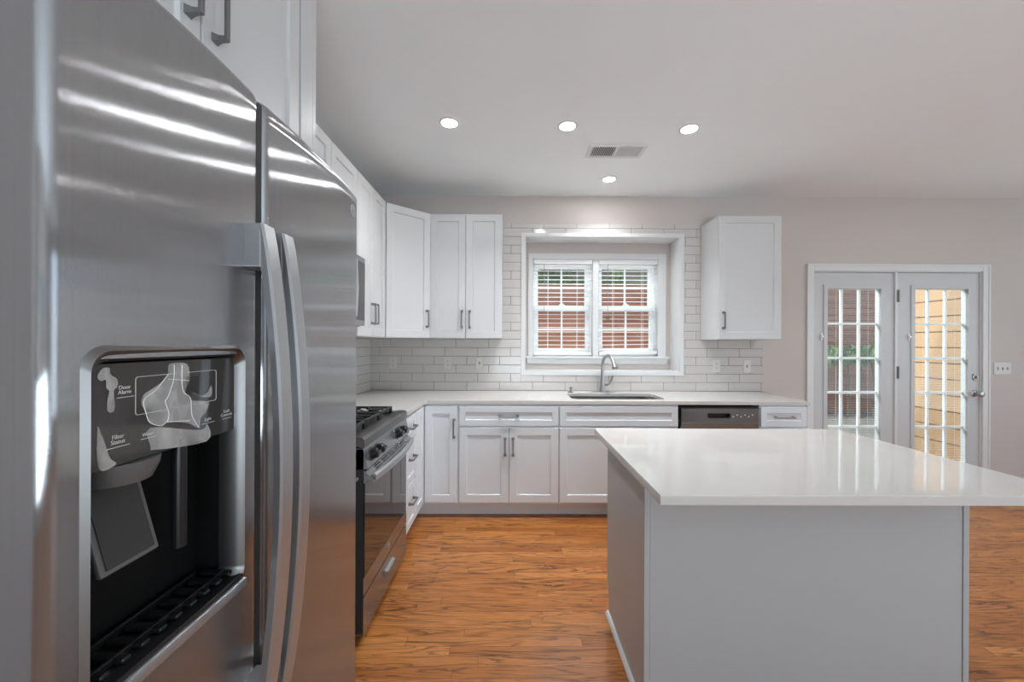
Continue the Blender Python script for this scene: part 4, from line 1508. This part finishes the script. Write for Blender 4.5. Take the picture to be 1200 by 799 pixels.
plate('wall_outlet', 'almond outlet on the tile nearest the kitchen corner', 'outlet', FB, -1.094, 1.176, 1, 'outlet', group='outlets on the backsplash')
plate('wall_outlet', 'almond outlet on the tile below the two door wall cabinet', 'outlet', FB, -0.584, 1.174, 1, 'outlet', group='outlets on the backsplash')
plate('light_switch', 'almond light switch on the tile between the window and the two door wall cabinet', 'switch', FB, -0.288, 1.172, 1, 'switch')
plate('wall_outlet', 'pale outlet on the tile below the single door wall cabinet', 'outlet', FB, 1.930, 1.155, 1, 'outlet', group='outlets on the backsplash', m=mat('white plastic', (0.64, 0.63, 0.61), 0.35))
plate('light_switch', 'pale light switch on the tile at the right end of the backsplash', 'switch', FB, 2.218, 1.153, 1, 'switch', m=MATS['white plastic'])
plate('light_switch', 'white triple light switch plate on the wall right of the patio doors', 'switch', FB, 4.632, 1.142, 3, 'switch', n0=0.0005, m=MATS['white plastic'])

# ------------------------------------------------------------------ outdoors
M_wood = mat('stained board fence', rough=0.8)
ns, lk, b = nodes(M_wood)
v = objcoord(M_wood)
sx = N(M_wood, 'ShaderNodeSeparateXYZ')
lk.new(v, sx.inputs[0])
t1 = N(M_wood, 'ShaderNodeTexNoise')
mp = N(M_wood, 'ShaderNodeMapping')
mp.inputs['Scale'].default_value = (1.2, 1, 14)
lk.new(v, mp.inputs[0])
lk.new(mp.outputs[0], t1.inputs['Vector'])
t1.inputs['Scale'].default_value = 1.0
t1.inputs['Detail'].default_value = 5
rp = N(M_wood, 'ShaderNodeValToRGB')
rp.color_ramp.elements[0].position = 0.3
rp.color_ramp.elements[0].color = (0.30, 0.115, 0.065, 1)
rp.color_ramp.elements[1].position = 0.7
rp.color_ramp.elements[1].color = (0.52, 0.24, 0.15, 1)
lk.new(t1.outputs['Fac'], rp.inputs[0])
lk.new(rp.outputs[0], b.inputs['Base Color'])
M_siding = speckle(mat('orange lap siding', rough=0.7), (0.44, 0.26, 0.12), (0.48, 0.29, 0.14), (3, 3, 3))
M_ground = speckle(mat('gravel ground', rough=0.95), (0.24, 0.24, 0.22), (0.46, 0.45, 0.42), (14, 14, 14), detail=8)
M_leaf = speckle(mat('green leaves', rough=0.6), (0.10, 0.20, 0.06), (0.27, 0.40, 0.16), (6, 6, 6))
M_hill = speckle(mat('bank soil', rough=0.95), (0.13, 0.14, 0.08), (0.36, 0.34, 0.28), (3, 3, 3), detail=8)
gnd = structure('ground', MB().box(-12, 20, YB + 0.151, 30, -0.45, -0.10), M_ground)
tag(gnd, 'grey gravel ground outside beyond the patio doors', 'ground')
FY = 8.3
fn = thing('board_fence', 'red brown horizontal board fence outside beyond the window and patio doors', 'fence', (3.5, FY + 0.05, -0.10))
bs = MB()
zz = -0.06
while zz < 2.50:
    bs.prism([(FY, zz), (FY - 0.022, zz), (FY - 0.008, zz + 0.150), (FY, zz + 0.150)], -6.0, 14.0, 'x')
    zz += 0.146
bs.build('boards', M_wood, fn, 0)
for k in range(9):
    x = -5.8 + k * 2.4
    MB().box(x - 0.05, x + 0.05, FY + 0.001, FY + 0.10, -0.10, 2.56, 0.005).build('post', M_wood, fn)
# siding of the wing next door
sg = MB()
z = -0.10
while z < 3.4:
    sg.prism([(4.90, z + 0.014), (4.878, z + 0.014), (4.882, z + 0.178), (4.90, z + 0.178)], YB + 0.155, 5.10, 'y')
    z += 0.178
sg.box(4.90, 5.05, YB + 0.155, 5.10, -0.10, 3.5)
sgo = sg.build('house_wing', M_siding, None, 0)
tag(sgo, 'orange lap sided wing of the house outside the right patio door', 'house')
# planted bank rising behind the fence
hl = MB()
nx, ny = 40, 12
vs = []
for j in range(ny + 1):
    for i in range(nx + 1):
        x = -8 + 24 * i / nx
        y = FY + 0.25 + 9 * j / ny
        zt = -0.10 + 2.0 * (1 - math.exp(-j * 1.6)) + 0.55 * j + 0.12 * math.sin(x * 1.7 + j) + 0.1 * math.cos(x * 3.1 - j * 2)
        vs.append((x, y, zt if j else -0.1))
hl.raw(vs, [(j * (nx + 1) + i, j * (nx + 1) + i + 1, (j + 1) * (nx + 1) + i + 1, (j + 1) * (nx + 1) + i) for j in range(ny) for i in range(nx)])
hlo = structure('hillside', hl, M_hill, smooth=60)
tag(hlo, 'soil bank rising behind the board fence', 'hillside')


def leaves(mb, n, fn_, s0, s1):
    for _ in range(n):
        c, = [Vector(fn_())]
        a = Vector((random.uniform(-1, 1), random.uniform(-1, 1), random.uniform(-0.6, 1))).normalized()
        u = a.cross(Vector((0.3, 0.2, 1))).normalized()
        w_ = a.cross(u)
        s = random.uniform(s0, s1)
        mb.raw([c - u * s * 0.5, c + w_ * s, c + u * s * 0.5 + a * s * 0.15, c - w_ * s], [(0, 1, 2, 3)])


iv = MB()


def ivy_pt():
    x = random.uniform(-1.5, 8.5)
    t_ = random.random() ** 1.3
    if math.sin(x * 2.3 + t_ * 9) + 0.6 * math.sin(x * 5.1) < -0.55:
        x += 0.3
    j = t_ * 4
    return (x, FY + 0.35 + j * 0.75, -0.10 + 2.0 * (1 - math.exp(-j * 1.6)) + 0.55 * j + random.uniform(0.02, 0.28))


leaves(iv, 5200, ivy_pt, 0.05, 0.12)
ivo = iv.build('ivy', M_leaf, None, 0)
tag(ivo, 'green ivy covering the bank above the board fence', 'ivy')
ivo['kind'] = 'stuff'
# shrub growing in a wall box outside the left patio door
sbr = thing('shrub', 'small leafy green shrub outside in front of the board fence beyond the left patio door', 'shrub', (6.5, FY - 0.55, -0.10))
sb = MB()
leaves(sb, 1500, lambda: (6.45 + random.gauss(0, 0.55), FY - 0.45 + random.gauss(0, 0.12), 1.14 + random.gauss(0, 0.07)), 0.04, 0.09)
sb.build('foliage', M_leaf, sbr, 0)
st = MB()
for k in range(7):
    x = 5.7 + k * 0.25
    st.tube([(x, FY - 0.45, -0.10), (x + random.uniform(-0.05, 0.05), FY - 0.45, 0.6), (x + random.uniform(-0.1, 0.1), FY - 0.45, 1.15)], 0.014, 6)
st.build('stem', mat('brown stem', (0.16, 0.10, 0.06), 0.8), sbr)
